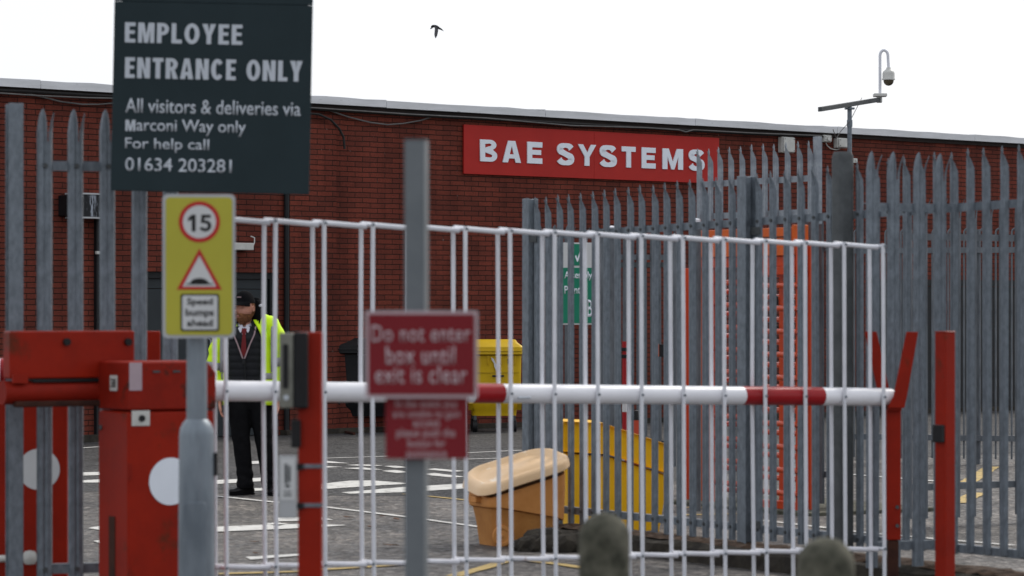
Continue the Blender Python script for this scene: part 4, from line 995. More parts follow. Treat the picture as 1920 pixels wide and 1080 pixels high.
# battens carrying the board up from the fence
for px in (232, 566):
    MB().box(nx(px) - .02, nx(px) + .02, .032, .06, nz(352), nz(-55)).build('batten', M['steel_dark'], nb)

# lamp column with yellow speed sign
Yl = 13.35; S = Yl / F; pl = at(369, 900, Yl)
lc = thing('steel_sign_column', (pl.x, Yl, 0), 0, 'round grey steel post with a thick base carrying the yellow speed sign', 'post')
zl = lambda py: zof(py, Yl)
MB().lathe([(.078, -.02), (.077, zl(1000)), (.074, zl(815)), (.070, zl(803)), (.058, zl(793)), (.045, zl(786))], 32).build('base_shaft', M['lamp_steel'], lc)
MB().lathe([(.0435, zl(787)), (.042, zl(640)), (.040, zl(372)), (.030, zl(370))], 28).build('upper_shaft', M['lamp_steel'], lc)
dr = MB().prism(rrect(-.05, .05, .45, .85, .02), -.082, -.074); dr.build('access_door', M['lamp_steel'], lc, bevel=.003)
MB().box(.072, .086, -.02, .02, zl(892), zl(848)).build('black_tag', M['black'], lc, bevel=.003)
Ys = 13.26; S = Ys / F; ps = at(373, 499, Ys)
ys = thing('speed_sign', ps, R(3), 'yellow speed limit 15 and speed bumps sign on the thick based steel post', 'sign')
yx = lambda px: (px - 373) * S; yz = lambda py: -(py - 499) * S
MB().prism(rrect(yx(305), yx(441), yz(634), yz(364), .022), -.004, .004).build('plate', M['sign_edge'], ys, smooth=False)
MB().prism(rrect(yx(311), yx(435.5), yz(628), yz(370), .018), -.0065, -.0045).build('yellow_face', M['sign_yellow'], ys, smooth=False)
ccx, ccz = yx(374), yz(416)
MB().disc(ccx, ccz, 38.5 * S, -.0085, -.007, 48, r2=31 * S).build('red_ring', M['road_red'], ys, smooth=False)
MB().disc(ccx, ccz, 30.8 * S, -.0083, -.007, 48).build('white_disc', M['sign_white'], ys, smooth=False)
bold_word('15', yx(353), yx(396.5), yz(434), yz(402.5), -.0098, -.0086, M['sign_black'], ys, 'digit')
def tri(cx, zb, zt, w): return [(cx - w, zb), (cx + w, zb), (cx, zt)]
MB().band(tri(yx(374), yz(543), yz(466), 42 * S), tri(yx(374), yz(537.5), yz(479), 31.5 * S), -.0085, -.007).build('red_triangle', M['road_red'], ys, smooth=False)
MB().prism(tri(yx(374), yz(537.3), yz(479.3), 31.3 * S), -.0083, -.007).build('white_triangle', M['sign_white'], ys, smooth=False)
hp = [(yx(349), yz(533.5)), (yx(399), yz(533.5)), (yx(399), yz(531.5)), (yx(391), yz(531))] + [(yx(374) + 17 * S * math.cos(R(a)), yz(531) + 9.5 * S * math.sin(R(a))) for a in range(10, 171, 20)] + [(yx(357), yz(531)), (yx(349), yz(531.5))]
MB().prism(hp, -.0098, -.0085).build('bump_symbol', M['sign_black'], ys, smooth=False)
P1, P2 = rrect(yx(339), yx(411), yz(621), yz(551), .010), rrect(yx(342), yx(408), yz(618), yz(554), .008)
MB().band(P1, P2, -.0085, -.007).build('black_border', M['sign_black'], ys, smooth=False)
MB().prism(rrect(yx(342.2), yx(407.8), yz(617.8), yz(554.2), .008), -.0083, -.007).build('white_panel', M['sign_white'], ys, smooth=False)
for body, xa, xb, ya, yb in (('Speed', 351, 399, 575, 559), ('bumps', 348, 401, 596.5, 578.5), ('ahead', 351, 399, 612, 598.5)):
    text('lettering', body, yx(xa), yx(xb), yz(ya), yz(yb), -.0088, M['sign_black'], ys, .02, .001)
for z in (yz(430), yz(590)):
    MB().box(-.055, .055, .006, .045, z - .012, z + .012).build('bracket', M['steel_dark'], ys)

# grey post with the two wine red signs
Yd = 9.05; S = Yd / F; pdn = at(781, 800, Yd)
gp = thing('sign_post', (pdn.x, Yd, 0), R(-9), 'plain square grey post rising in the foreground behind the red signs', 'post')
MB().box(-.0295, .0295, -.0295, .0295, -.02, zof(264, Yd)).build('shaft', M['grey_post'], gp, bevel=.004)
MB().box(-.031, .031, -.031, .031, zof(264, Yd) + .0005, zof(262, Yd)).build('cap', M['grey_post'], gp, bevel=.002)
def red_sign(name, label, x0, x1, y0, y1, Y, rows, border, wgt, cc):
    S = Y / F; xm = (x0 + x1) / 2; ym = (y0 + y1) / 2; p = at(xm, ym, Y)
    t = thing(name, p, 0, label, 'sign', 'wine red signs on the grey post')
    X = lambda px: (px - xm) * S; Z = lambda py: -(py - ym) * S
    if border:
        MB().prism(rrect(X(x0), X(x1), Z(y1), Z(y0), .004), -.003, .003).build('plate', M['letter_pink'], t, smooth=False)
        MB().prism(rrect(X(x0 + border), X(x1 - border), Z(y1 - border), Z(y0 + border), .003), -.0052, -.0034).build('red_face', M['sign_red'], t, smooth=False)
    else:
        MB().prism(rrect(X(x0), X(x1), Z(y1), Z(y0), .004), -.0052, .003).build('plate', M['sign_red'], t, smooth=False)
    for body, xa, xb, ya, yb in rows:
        text('lettering', body, X(xa), X(xb), Z(ya), Z(yb), -.0056, M['letter_pink'], t, wgt, .001, spacing=1.1)
    MB().box(-.025, .025, .004, .018, Z(y1 - 20), Z(y0 + 20)).build('bracket', M['steel_dark'], t)
red_sign('instruction_sign', 'upper wine red sign with pale border asking drivers not to enter the box', 685, 896, 583, 746, 8.96, (('Do not enter', 697, 882, 641, 610), ('box until', 724, 853, 683, 649), ('exit is clear', 704, 875, 719, 686)), 6, .004, 0)
red_sign('instruction_sign', 'lower smaller wine red sign about pushing the button for assistance', 723, 877, 738, 860, 9.0,
         (('In the event you', 742, 856, 769, 749), ('are unable to gain', 737, 862, 787, 768.5), ('access', 775, 824, 800.5, 789), ('please push the', 744, 853, 824, 803), ('button for', 765, 835, 838, 823), ('assistance', 762, 837, 858, 842)), 0, .0, 0)

# card reader post
Yk = 12.2; S = Yk / F; pk = at(582, 800, Yk)
kp = thing('card_reader_post', (pk.x, Yk, 0), 0, 'red steel post with a grey card reader, black switch and strapped white plate', 'card reader')
kx_ = lambda px: (px - 582) * S; kz = lambda py: zof(py, Yk)
MB().box(kx_(560), kx_(604), -.04, .04, -.02, kz(622)).build('shaft', M['red'], kp, bevel=.006)
rd = MB().box(kx_(527), kx_(553), -.10, .0, kz(764), kz(624)).build('reader_face', M['reader'], kp, bevel=.006)
MB().box(kx_(534), kx_(544), -.1025, -.1005, kz(727), kz(645)).build('slot', M['black'], rd)
MB().disc(kx_(540), kz(744), .010, -.103, -.1005, 14).build('button', M['letter_dim'], rd)
MB().box(kx_(553.5), kx_(580), -.10, -.041, kz(765), kz(622.5)).build('reader_housing', M['black'], kp, bevel=.008)
MB().box(kx_(548), kx_(566), -.075, -.041, kz(838), kz(786)).build('switch_box', M['black'], kp, bevel=.006)
wp = MB().box(kx_(525), kx_(558), -.06, -.052, kz(970), kz(853)).build('white_plate', M['sign_edge'], kp, bevel=.003)
MB().box(kx_(528), kx_(555), -.0625, -.0605, kz(936), kz(858)).build('label_sheet', M['sign_white'], wp)
for i, (a, b, c_, d_) in enumerate(((536, 541, 905, 868), (543, 547, 902, 872), (537, 546, 912, 907), (534, 549, 928, 925), (534, 549, 921, 919))):
    MB().box(kx_(a), kx_(b), -.0645, -.063, kz(c_), kz(d_)).build('print', M['steel_dark'], wp)
for py in (873, 946):
    MB().box(kx_(553), kx_(606), -.046, -.0405, kz(py + 3.5), kz(py - 3.5)).build('strap', M['steel'], kp, bevel=.001)
    MB().box(kx_(558), kx_(571), -.056, -.0465, kz(py + 7), kz(py - 5)).build('buckle', M['black'], kp, bevel=.003)

# concrete bollards
def bollard(px, ytop, Y, r, label):
    p = at(px, 900, Y); t = thing('concrete_bollard', (p.x, Y, 0), random.uniform(0, 3), label, 'bollard', 'round topped concrete bollards')
    zt = zof(ytop, Y); pr = [(r * 1.03, -.02), (r, .2), (r, zt - r * .95)] + [(r * math.cos(R(a)), zt - r * .95 + r * .95 * math.sin(R(a))) for a in (15, 30, 45, 60, 75, 87)]
    MB().lathe(pr, 36).build('shaft', M['concrete'], t)
bollard(1133, 961, 10.1, .081, 'taller looking mossy concrete bollard left of centre in front of the yellow bin')
bollard(1548, 1007, 9.2, .083, 'lower looking mossy concrete bollard in front of the barrier tip')

# ================================================================== BINS
def ring(x0, x1, y0, y1, z, r, n=6, tilt=None):
    P = rrect(x0, x1, y0, y1, r, n)
    return [(x, y, z + (tilt(x, y) if tilt else 0)) for x, y in P]
# faded orange grit bin
pg = at(969, 1014, 22.5)
gb = thing('grit_bin', (pg.x, pg.y, 0), R(25), 'sun faded orange plastic grit bin with a tilted bleached lid on the asphalt', 'grit bin')
L2, D2 = .318, .225
def bx_(f, fy, z, r): return ring(-L2 * f, L2 * (f + .02), -D2 * fy, D2 * fy, z, r)
slope = lambda x, y: .15 * (x / (2 * L2)) - .035 * (x / L2) ** 2 * (x < 0) + .16 * y
MB().loft([bx_(.74, .76, .0, .07), bx_(.80, .83, .16, .07), bx_(.865, .90, .27, .07)]).build('lower_body', mat('stained_orange_plastic', (.52, .235, .065), (.40, .165, .042), rough=.6, scale=5, bump=.1, rust=(.10, .05, .02), rust_amt=.60, rscale=5), gb)
ub = MB()
ub.loft([ring(-L2 * .86, L2 * .90, -D2 * .90, D2 * .90, .262, .07, tilt=lambda x, y: -.10 * max(0, x / L2)), ring(-L2 * .93, L2 * .92, -D2 * .96, D2 * .96, .275, .08, tilt=lambda x, y: -.12 * max(0, x / L2)),
         ring(-L2 * .96, L2 * .95, -D2 * .97, D2 * .97, .36, .08, tilt=lambda x, y: .05 * x / L2), ring(-L2 * .93, L2 * .95, -D2 * .95, D2 * .95, .462, .08, tilt=slope)])
ub.build('upper_body', M['grit_tan'], gb)
MB().loft([ring(-L2 * .90, L2 * .93, -D2 * .90, D2 * .90, .44, .08, tilt=slope), ring(-L2 * .90, L2 * .93, -D2 * .90, D2 * .90, .50, .08, tilt=slope)]).build('neck', M['grit_dark'], gb)  # dark ring painted as the shade between body and lid
def lid(x0, x1, y, z, r): return ring(x0, x1, -y, y, z, r, 8, tilt=slope)
MB().loft([lid(-L2 * .98, L2 * 1.02, D2 * 1.0, .500, .15), lid(-L2 * 1.11, L2 * 1.09, D2 * 1.13, .498, .165), lid(-L2 * 1.14, L2 * 1.11, D2 * 1.16, .506, .17), lid(-L2 * 1.11, L2 * 1.09, D2 * 1.13, .545, .165),
           lid(-L2 * 1.07, L2 * 1.06, D2 * 1.09, .560, .16), lid(-L2 * .99, L2 * .99, D2 * 1.0, .566, .145), lid(-L2 * .95, L2 * .96, D2 * .96, .562, .14), lid(-L2 * .86, L2 * .88, D2 * .86, .536, .12), lid(-L2 * .82, L2 * .84, D2 * .80, .534, .11), lid(-L2 * .5, L2 * .6, D2 * .5, .536, .06),
           lid(-L2 * .46, L2 * .56, D2 * .46, .543, .055), lid(-L2 * .1, L2 * .1, D2 * .1, .545, .01)]).build('lid', M['grit_lid'], gb)
MB().box(-L2 * .97 - .035, -L2 * .93, -.055, .03, .30, .345).build('latch', M['grit_tan'], gb, bevel=.008)
whl = MB(); whl.loft([[(-.205 + r * math.cos(R(a)), y + .02, .075 + r * math.sin(R(a))) for a in range(0, 360, 15)] for y, r in ((-D2 * .86, .06), (-D2 * .96, .075), (-D2 * 1.0, .072), (-D2 * 1.0, .05), (-D2 * .97, .045), (-D2 * .97, .015), (-D2 * 1.0, .01))])
whl.build('wheel', M['grit_tan'], gb)
# strong yellow grit bin behind the fence, its lid sloping to the right
Yy = 23.55; S = Yy / F; py_ = at(1156, 900, Yy)
gy = thing('grit_bin', (py_.x, Yy, 0), R(4), 'large bright yellow grit bin with sloping lid behind the spiked fence', 'grit bin')
gx = lambda px: (px - 1156) * S; gz = lambda py: zof(py, Yy)
def side(y, inset):
    return [(gx(1052) + inset, y, gz(846)), (gx(1052) + inset, y, gz(796)), (gx(1058) + inset, y, gz(790)), (gx(1130), y, gz(793)), (gx(1150), y, gz(800)), (gx(1253) - inset, y, gz(834)), (gx(1259) - inset, y, gz(840)), (gx(1259) - inset, y, gz(890)), (gx(1140), y, gz(852))]
MB().loft([side(.03, .03), side(.0, .0), side(.55, .0), side(.58, .03)]).build('lid', M['grit_yellow'], gy)
def prof(y, i): return [(gx(1060) + i, y, gz(850)), (gx(1066) + i, y, .0), (gx(1236) - i, y, .0), (gx(1254) - i, y, gz(893)), (gx(1140), y, gz(856))]
MB().loft([prof(.03, .02), prof(.018, .0), prof(.54, .0), prof(.555, .02)]).build('body', M['grit_yellow'], gy)
MB().box(gx(1056), gx(1250), .01, .0295, gz(862), gz(853)).build('step_ledge', M['grit_yellow'], gy) if False else None

# wheeled bins against the wall
def bin660(px0, px1, ybot, ytop, label, m, depth=.75, rz=8, marks=False):
    Y = F * EYE / (ybot - HZ); S = Y / F; xm = (px0 + px1) / 2; p = at(xm, 800, Y)
    t = thing('wheeled_bin', (p.x, Y, 0), R(rz), label, 'bin', 'wheeled refuse bins by the wall')
    w = (px1 - px0) * S / 2; H = zof(ytop, Y); mt = M[m]
    mt2 = M['black']
    def rg(fx, y0, y1, z, r=.05): return ring(-w * fx, w * fx, y0, y1, z, r)
    MB().loft([rg(.80, .10, depth - .1, .22), rg(.82, .08, depth - .08, .30), rg(.99, .03, depth - .03, .36), rg(1.0, .02, depth - .02, .48), rg(.96, .05, depth - .05, .50), rg(.98, .02, depth - .02, H * .80), rg(.99, .015, depth - .015, H * .83)]).build('body', mt, t)
    for fx in (-.75, -.25, .25, .75): MB().prism([(w * fx - .012, H * .83), (w * fx + .012, H * .83), (w * fx, H * .72)], .0, .03).build('rib', mt, t)
    MB().loft([rg(1.0, -.02, depth + .02, H * .835), rg(1.04, -.04, depth + .03, H * .845), rg(1.04, -.04, depth + .03, H * .92), rg(1.0, -.02, depth, H * .935), rg(.86, .06, depth - .08, H * .965), rg(.78, .12, depth - .14, H)]).build('lid', mt, t)
    MB().box(-w * .98, w * .98, -.055, -.041, H * .875, H * .89).build('lid_lip', mt, t, bevel=.004)
    for sx in (-1, 1):
        MB().loft([[(sx * w * .9 - .03, -.01, .36), (sx * w * .9 + .03, -.01, .36), (sx * w * .9 + .03, .05, .30), (sx * w * .9 - .03, .05, .30)], [(sx * w * .9 - .03, -.05, .39), (sx * w * .9 + .03, -.05, .39), (sx * w * .9 + .03, -.04, .42), (sx * w * .9 - .03, -.04, .42)]]).build('handle', mt, t)
        for yy in (.12, depth - .12):
            cst = MB().box(sx * w * .72 - .02, sx * w * .72 + .02, yy - .04, yy + .04, .16, .225).build('caster_bracket', M['steel_dark'], t, bevel=.004)
            wh = MB(); wh.loft([[(sx * w * .72 + x, yy + r * math.cos(R(a)), .085 + r * math.sin(R(a))) for a in range(0, 360, 20)] for x, r in ((-.035, .06), (-.03, .085), (.03, .085), (.035, .06))]); wh.build('wheel', mt2, t)
    if marks:
        X = lambda px: (px - xm) * S; Z = lambda py: zof(py, Y)
        MB().prism([(X(921), Z(670)), (X(926), Z(673)), (X(929), Z(681)), (X(934), Z(684)), (X(936), Z(690)), (X(934), Z(697)), (X(930), Z(694)), (X(927), Z(688)), (X(926), Z(681)), (X(922), Z(675))], -.003, .012).build('white_emblem', M['sign_white'], t, smooth=False)
        text('number', '2', X(951), X(955.5), Z(681), Z(673.5), .0, M['sign_black'], t, .02, .004)
        for a, b, c_ in ((923, 945, 705),): MB().box(X(a), X(b), -.002, .012, Z(c_ + 1.6), Z(c_ - 1.6)).build('dark_strip', M['sign_black'], t)
        MB().box(-w * .9, w * .9, .012, .017, Z(699.6), Z(699)).build('groove', M['grit_dark'], t)
    return t
bin660(627, 748, 812, 634, 'black wheeled refuse bin standing against the brick wall', 'black', .8, 6)
bin660(877, 979, 811, 637, 'yellow wheeled refuse bin with a white emblem and ribbed lid', 'bin_yellow', .8, 3, True)
# rusty bar on the ground by the black bin
pa, pb = on_ground(612, 806), on_ground(664, 816)
tag(MB().tube([(pa.x, pa.y, .02), (pb.x, pb.y, .02)], .02, 8).build('rusty_bar', M['rust']), 'rusty metal bar lying on the ground beside the black bin', 'bar')
# a few fallen leaves and scraps
lf_ = None
for i in range(10):
    px, py = random.choice([(random.uniform(600, 900), random.uniform(960, 1075)), (random.uniform(420, 560), random.uniform(940, 1060)), (random.uniform(690, 760), random.uniform(975, 1030))])
    p = on_ground(px, py); s_ = random.uniform(.6, 1.3)
    if lf_ is None:
        lf_ = MB().add([(-.05, 0, .012), (-.02, .025, .018), (.02, .022, .014), (.055, 0, .022), (.02, -.024, .016), (-.02, -.022, .010)], [(0, 1, 2, 3), (0, 3, 4, 5)]).build('fallen_leaf', M['leaf'], smooth=False, solid=.002); o = lf_
    else: o = lf_.copy(); COL.objects.link(o)
    o.location = (p.x, p.y, .002); o.rotation_euler = (0, 0, random.uniform(0, 6.3)); o.scale = (s_, s_, s_)
    tag(o, 'small brown fallen leaf lying on the asphalt near the barrier', 'leaf', 'fallen leaves on the asphalt')

# ================================================================== SECURITY GUARD
Yp = 28.45; gp0 = on_ground(468, 928)
gd = thing('person', (gp0.x, gp0.y, 0), 0, 'bearded man in black cap and open hi-vis jacket over a black quilted vest, standing', 'person')
def ell(cx, cy, z, rx, ry, n=28, f=None):
    out_ = []
    for k in range(n):
        a = 2 * math.pi * k / n; q = f(a) if f else 1
        c, s = math.cos(a), math.sin(a)
        out_.append((cx + rx * q * abs(c) ** .9 * (1 if c > 0 else -1), cy + ry * q * abs(s) ** .9 * (1 if s > 0 else -1), z))
    return out_
HC = Vector((-.043, -.035, 1.662)); HY = R(-32)      # head centre and turn (towards the camera's left)
def head_pt(u, v, grow=1.0):
    """u: longitude (0 = nose), v: latitude -90..90; returns local head coords, face towards -y"""
    cu, su, cv, sv = math.cos(u), math.sin(u), math.cos(v), math.sin(v)
    x, y, z = .076 * su * cv, -.096 * cu * cv, .118 * sv
    front = max(0, cu) * cv
    if z < -.03:                                     # jaw tapers to the chin
        k = (-.03 - z) / .088; x *= 1 - .30 * k; y = y * (1 - .05 * k) - .012 * k * front
    if z > -.02 and cu > .3: y += .006 * front       # flatter forehead
    g = lambda du, dz, su_, sz: math.exp(-((u - du) / su_) ** 2 - ((z - dz) / sz) ** 2) if abs(u - du) < 1.2 else 0
    y -= .032 * g(0, -.022, .13, .014) + .017 * g(0, -.002, .10, .022) + .010 * g(0, -.070, .30, .009) + .008 * g(0, -.098, .35, .014)
    y += .016 * (g(.42, .006, .20, .012) + g(-.42, .006, .20, .012)) + .004 * g(0, -.058, .4, .006)
    y -= .006 * (g(.42, .026, .30, .009) + g(-.42, .026, .30, .009))
    grow *= 1.14
    return Vector((x * grow, y * grow, z * grow))
RH = Matrix.Rotation(HY, 3, 'Z')
def head_w(p): return HC + RH @ p
hb = MB(); rings = []
for j in range(1, 44):
    v = R(-90 + 180 * j / 44); rings.append([head_w(head_pt(2 * math.pi * k / 64 - math.pi, v)) for k in range(64)])
hb.loft(rings)
for s in (-1, 1):                                    # ears
    c = Vector((s * .088, .008, -.006))
    hb.loft([[head_w(c + Vector((s * dx, math.cos(R(a)) * r * .62, math.sin(R(a)) * r))) for a in range(0, 360, 24)] for dx, r in ((-.012, .020), (.004, .030), (.012, .030), (.015, .022), (.010, .012))])
hb.tube([(-.035, .0, 1.40), (-.038, -.002, 1.50), (-.042, -.012, 1.60)], [.075, .062, .060], 18)
hb.loft([ell(0, 0, .92, .15, .11), ell(0, 0, 1.1, .15, .11), ell(-.01, 0, 1.3, .17, .115), ell(-.02, 0, 1.42, .17, .10), ell(-.03, 0, 1.50, .06, .055)])
LA = [(-.17, 0, 1.42), (-.255, .01, 1.22), (-.285, .0, 1.10), (-.272, -.03, .93), (-.262, -.05, .84)]
RA = [(.15, 0, 1.42), (.235, .02, 1.22), (.265, .02, 1.10), (.262, -.02, .93), (.258, -.045, .84)]
for A, s in ((LA, -1), (RA, 1)):
    hb.tube(A, [.06, .05, .042, .034, .028], 14)
    w_ = Vector(A[-1]); d_ = (Vector(A[-1]) - Vector(A[-2])).normalized(); sd_ = Vector((0, -1, 0)); nn = Vector((s, 0, 0))
    palm = [w_ - d_ * .01, w_ + d_ * .03, w_ + d_ * .075, w_ + d_ * .092]
    pr_r = [(.024, .016), (.036, .016), (.040, .015), (.036, .012)]
    hb.loft([[c + sd_ * a * math.cos(R(t)) + nn * b * math.sin(R(t)) for t in range(0, 360, 24)] for c, (a, b) in zip(palm, pr_r)])
    for i, (o_, L_) in enumerate(((.030, .070), (.010, .078), (-.010, .072), (-.029, .056))):
        b0 = w_ + d_ * .083 + sd_ * o_; c1 = b0 + d_ * L_ * .48 - nn * .004; c2 = c1 + (d_ * .9 - nn * .45).normalized() * L_ * .32; c3 = c2 + (d_ * .65 - nn * .75).normalized() * L_ * .24
        hb.tube([b0 - d_ * .02, b0, c1, c2, c3], [.0095, .0095, .0088, .0082, .0068], 8)
    th0 = w_ + d_ * .025 + sd_ * .03; hb.tube([th0 - sd_ * .015, th0 + sd_ * .012 + d_ * .02, th0 + sd_ * .020 + d_ * .048 - nn * .006, th0 + sd_ * .018 + d_ * .068 - nn * .014], [.012, .0115, .0098, .0075], 8)
for s, hip, kn, an in ((-1, (-.085, 0, .92), (-.07, -.01, .5), (-.035, .01, .09)), (1, (.085, 0, .92), (.12, 0, .5), (.175, .02, .09))):
    hb.tube([hip, kn, an], [.085, .055, .038], 14)
hb.loft([ell(0, 0, .84, .10, .08), ell(0, 0, .95, .15, .11)])
body = hb.build('body', M['skin'], gd)
rm = body.modifiers.new('remesh', 'REMESH'); rm.mode = 'VOXEL'; rm.voxel_size = .0052; rm.use_smooth_shade = True
sm2 = body.modifiers.new('smooth', 'SMOOTH'); sm2.factor = .5; sm2.iterations = 3
bpy.context.view_layer.update(); baked(body)
for s in (-1, 1):
    c = head_pt(s * .40, R(4)); p = head_w(c + Vector((0, .003, -.001)))
    MB().loft([[p + Vector((r * math.cos(R(a)), -d, r * .55 * math.sin(R(a)))) for a in range(0, 360, 30)] for r, d in ((.014, -.006), (.015, .0), (.011, .004), (.002, .0055))]).build('eye', M['eye'], gd)
mo = [head_w(head_pt(u_ * .055, R(-34)) + Vector((0, -.004, 0))) for u_ in range(-5, 6)]
MB().tube(mo, [.001] + [.0042] * 9 + [.001], 8).build('lips', M['lip'], gd)
# beard and hair grown over the head surface
bd = MB(); N1, N2 = 40, 18; rr = random.Random(3)
def beard_ring(j):
    v = R(-78 + 58 * j / N2); out_ = []
    for k in range(N1 + 1):
        u_ = -1.75 + 3.5 * k / N1; cheek = abs(u_) / 1.75
        vv = min(v, R(-52 + 42 * cheek ** 2)) if cheek < .95 else v
        p = head_pt(u_, v, 1.0); nrm = p.normalized()
        lim = -.050 + .075 * cheek ** 1.6            # upper edge of the beard
        k_ = max(0, min(1, (lim - p.z) / .02)); mouth = math.exp(-(u_ / .26) ** 2 - ((p.z + .066) / .008) ** 2)
        mous = math.exp(-(u_ / .36) ** 2 - ((p.z + .052) / .008) ** 2)
        h_ = .016 * k_ * (1 - mouth) + .008 * mous - .006 * (1 - max(k_, mous)) - .008 * mouth + rr.uniform(-.0015, .0015)
        out_.append(head_w(p + nrm * h_ + Vector((0, 0, -.008 * k_ * (j < 5)))))
    return out_
bd.loft([beard_ring(j) for j in range(N2 + 1)], cap=False, closed=False).build('beard', M['beard'], gd)
hr = MB(); rings = []
for j in range(10):
    v = R(-28 + 58 * j / 9); rings.append([head_w(head_pt(1.55 + (2 * math.pi - 3.1) * k / 36, v, 1.05)) for k in range(37)])
hr.loft(rings, cap=False, closed=False).build('hair', M['beard'], gd, solid=.004)
# cap
cp_ = MB(); rings = []
for j in range(0, 15):
    v = R(16 + 74 * j / 14); g_ = 1.10 - .02 * j / 14
    rings.append([head_w(head_pt(2 * math.pi * k / 48 - math.pi, v, g_) + Vector((0, 0, .010 - (.016 * (1 - math.cos(2 * math.pi * k / 48 - math.pi)) / 2 if j < 5 else 0) * (1 - j / 5 if j < 5 else 0)))) for k in range(48)])
cap = cp_.loft(rings).build('cap', M['cloth_black'], gd)
bl = MB(); rings = []
for j in range(6):
    f = j / 5; rings.append([head_w(head_pt(u_, R(15), 1.08) + Vector((0, -.075 * f * math.cos(u_ * 1.15) if abs(u_) < 1.36 else 0, .016 - .020 * f - .016 * f * abs(u_)))) for u_ in [-1.3 + 2.6 * k / 20 for k in range(21)]])
bl.loft(rings, cap=False, closed=False).build('brim', M['cloth_black'], cap, solid=.005)
MB().box(-.02, .024, -.006, 0, -.0045, .0045).build('cap_mark', M['lanyard'], cap, head_w(head_pt(.12, R(36), 1.115) + Vector((0, 0, .008))), HY)
# shirt, tie, lanyard
NK = Vector((-.038, -.004, 1.50))
for sx in (-1, 1):
    MB().loft([[(-.038 + sx * .006, -.120, 1.478), (-.038 + sx * .034, -.130, 1.442), (-.038 + sx * .034, -.124, 1.442), (-.038 + sx * .006, -.114, 1.478)],
               [(-.038 + sx * .018, -.098, 1.512), (-.038 + sx * .058, -.094, 1.482), (-.038 + sx * .058, -.088, 1.482), (-.038 + sx * .018, -.092, 1.512)],
               [(-.038 + sx * .062, -.03, 1.530), (-.038 + sx * .080, -.03, 1.50), (-.038 + sx * .074, -.025, 1.50), (-.038 + sx * .058, -.025, 1.530)]]).build('shirt_collar', M['shirt'], gd)
    c = head_pt(sx * .40, R(12)); p = head_w(c)
    MB().tube([p + Vector((-.020, .004 + .006 * (sx < 0), -.002)), p + Vector((-.008, -.003, .004)), p + Vector((.008, -.003, .004)), p + Vector((.020, .004 + .006 * (sx > 0), -.002))], [.003, .0055, .0055, .003], 8).build('eyebrow', M['beard'], gd)
vc = MB(); vc.loft([[(-.036 + r_ * math.cos(R(a)), -.012 + r_ * .92 * math.sin(R(a)), z + .02 * (1 + math.sin(R(a))) * .5) for a in range(-52, 233, 15)] for r_, z in ((.150, 1.455), (.112, 1.49), (.100, 1.525), (.098, 1.545))], cap=False, closed=False)
vc.build('vest_collar', M['vest'], gd, solid=.014)
vsh = MB().loft([[(-.038 + a, -y_ + abs(a) * .35, z) for a in (-w__, -w__ / 2, 0, w__ / 2, w__)] for z, w__, y_ in ((1.27, .012, .158), (1.36, .045, .150), (1.44, .065, .130), (1.495, .060, .096))], cap=False, closed=False)
vsh.build('shirt_front', M['shirt'], gd, solid=.003)
MB().loft([[(-.038 - w__, -y_, z), (-.038 + w__, -y_, z), (-.038 + w__, -y_ + .006, z), (-.038 - w__, -y_ + .006, z)] for z, w__, y_ in ((1.235, .026, .170), (1.33, .022, .164), (1.43, .014, .146), (1.445, .020, .144), (1.475, .022, .122), (1.485, .018, .112))]).build('tie', M['tie'], gd, bevel=.002)
for s in (-1, 1):
    MB().loft([[(x - .007, y, z), (x + .007, y, z), (x + .007, y + .003, z), (x - .007, y + .003, z)] for x, y, z in ((-.038 + s * .008, -.178, 1.215), (-.038 + s * .05, -.172, 1.33), (-.038 + s * .092, -.146, 1.43), (-.038 + s * .10, -.09, 1.50))]).build('lanyard', M['lanyard'], gd)
MB().box(-.05, -.028, -.184, -.179, 1.165, 1.212).build('lanyard_clip', M['frame_dark'], gd, bevel=.003)
# quilted vest
vs_ = MB(); rings = []; n_ = 64
for k in range(n_ + 1):
    z = .93 + (1.50 - .93) * k / n_
    f = (z - .93) / .57
    rx = .185 + .012 * math.sin(f * 2.2) - (.055 * max(0, (z - 1.42) / .08)); ry = .135 + .018 * math.sin(f * 3.0) - (.045 * max(0, (z - 1.40) / .10))
    ph = ((z - .93) / .062) % 1; q = .975 + .035 * math.sin(math.pi * ph) ** .6
    rings.append(ell(-.01 - .02 * f, 0, z, rx * q, ry * q, 40))
vest = vs_.loft(rings).build('vest', M['vest'], gd)
MB().tube([(-.022, -.150, .95), (-.026, -.160, 1.1), (-.03, -.163, 1.23)], .006, 8).build('zip', M['frame_dark'], vest)
# trousers
tr = MB()
def leg(pts, n=22):
    rings = []
    for (x, y, z, rx, ry) in pts: rings.append(ell(x, y, z, rx, ry, n))
    tr.loft(rings)
leg([(-.085, .0, .95, .105, .115), (-.085, .0, .82, .105, .115), (-.085, -.005, .66, .095, .10), (-.075, -.01, .5, .080, .085), (-.060, -.005, .36, .076, .08), (-.046, .005, .22, .072, .078), (-.040, .005, .16, .076, .082), (-.042, .005, .13, .070, .078), (-.040, .005, .09, .078, .09), (-.040, .01, .055, .072, .085)])
leg([(.085, .0, .95, .105, .115), (.09, .0, .82, .105, .115), (.105, .0, .66, .095, .10), (.125, .0, .5, .080, .085), (.145, .0, .36, .076, .08), (.165, .01, .22, .072, .078), (.172, .01, .15, .075, .082), (.176, .012, .11, .073, .084), (.178, .015, .055, .073, .086)])
tr.loft([ell(0, 0, .76, .10, .09), ell(0, 0, .84, .18, .12), ell(0, 0, .98, .185, .128), ell(0, 0, 1.03, .175, .122)])
tro = tr.build('trousers', M['cloth_black'], gd)
k_ = tro.modifiers.new('remesh', 'REMESH'); k_.mode = 'VOXEL'; k_.voxel_size = .009; k_.use_smooth_shade = True
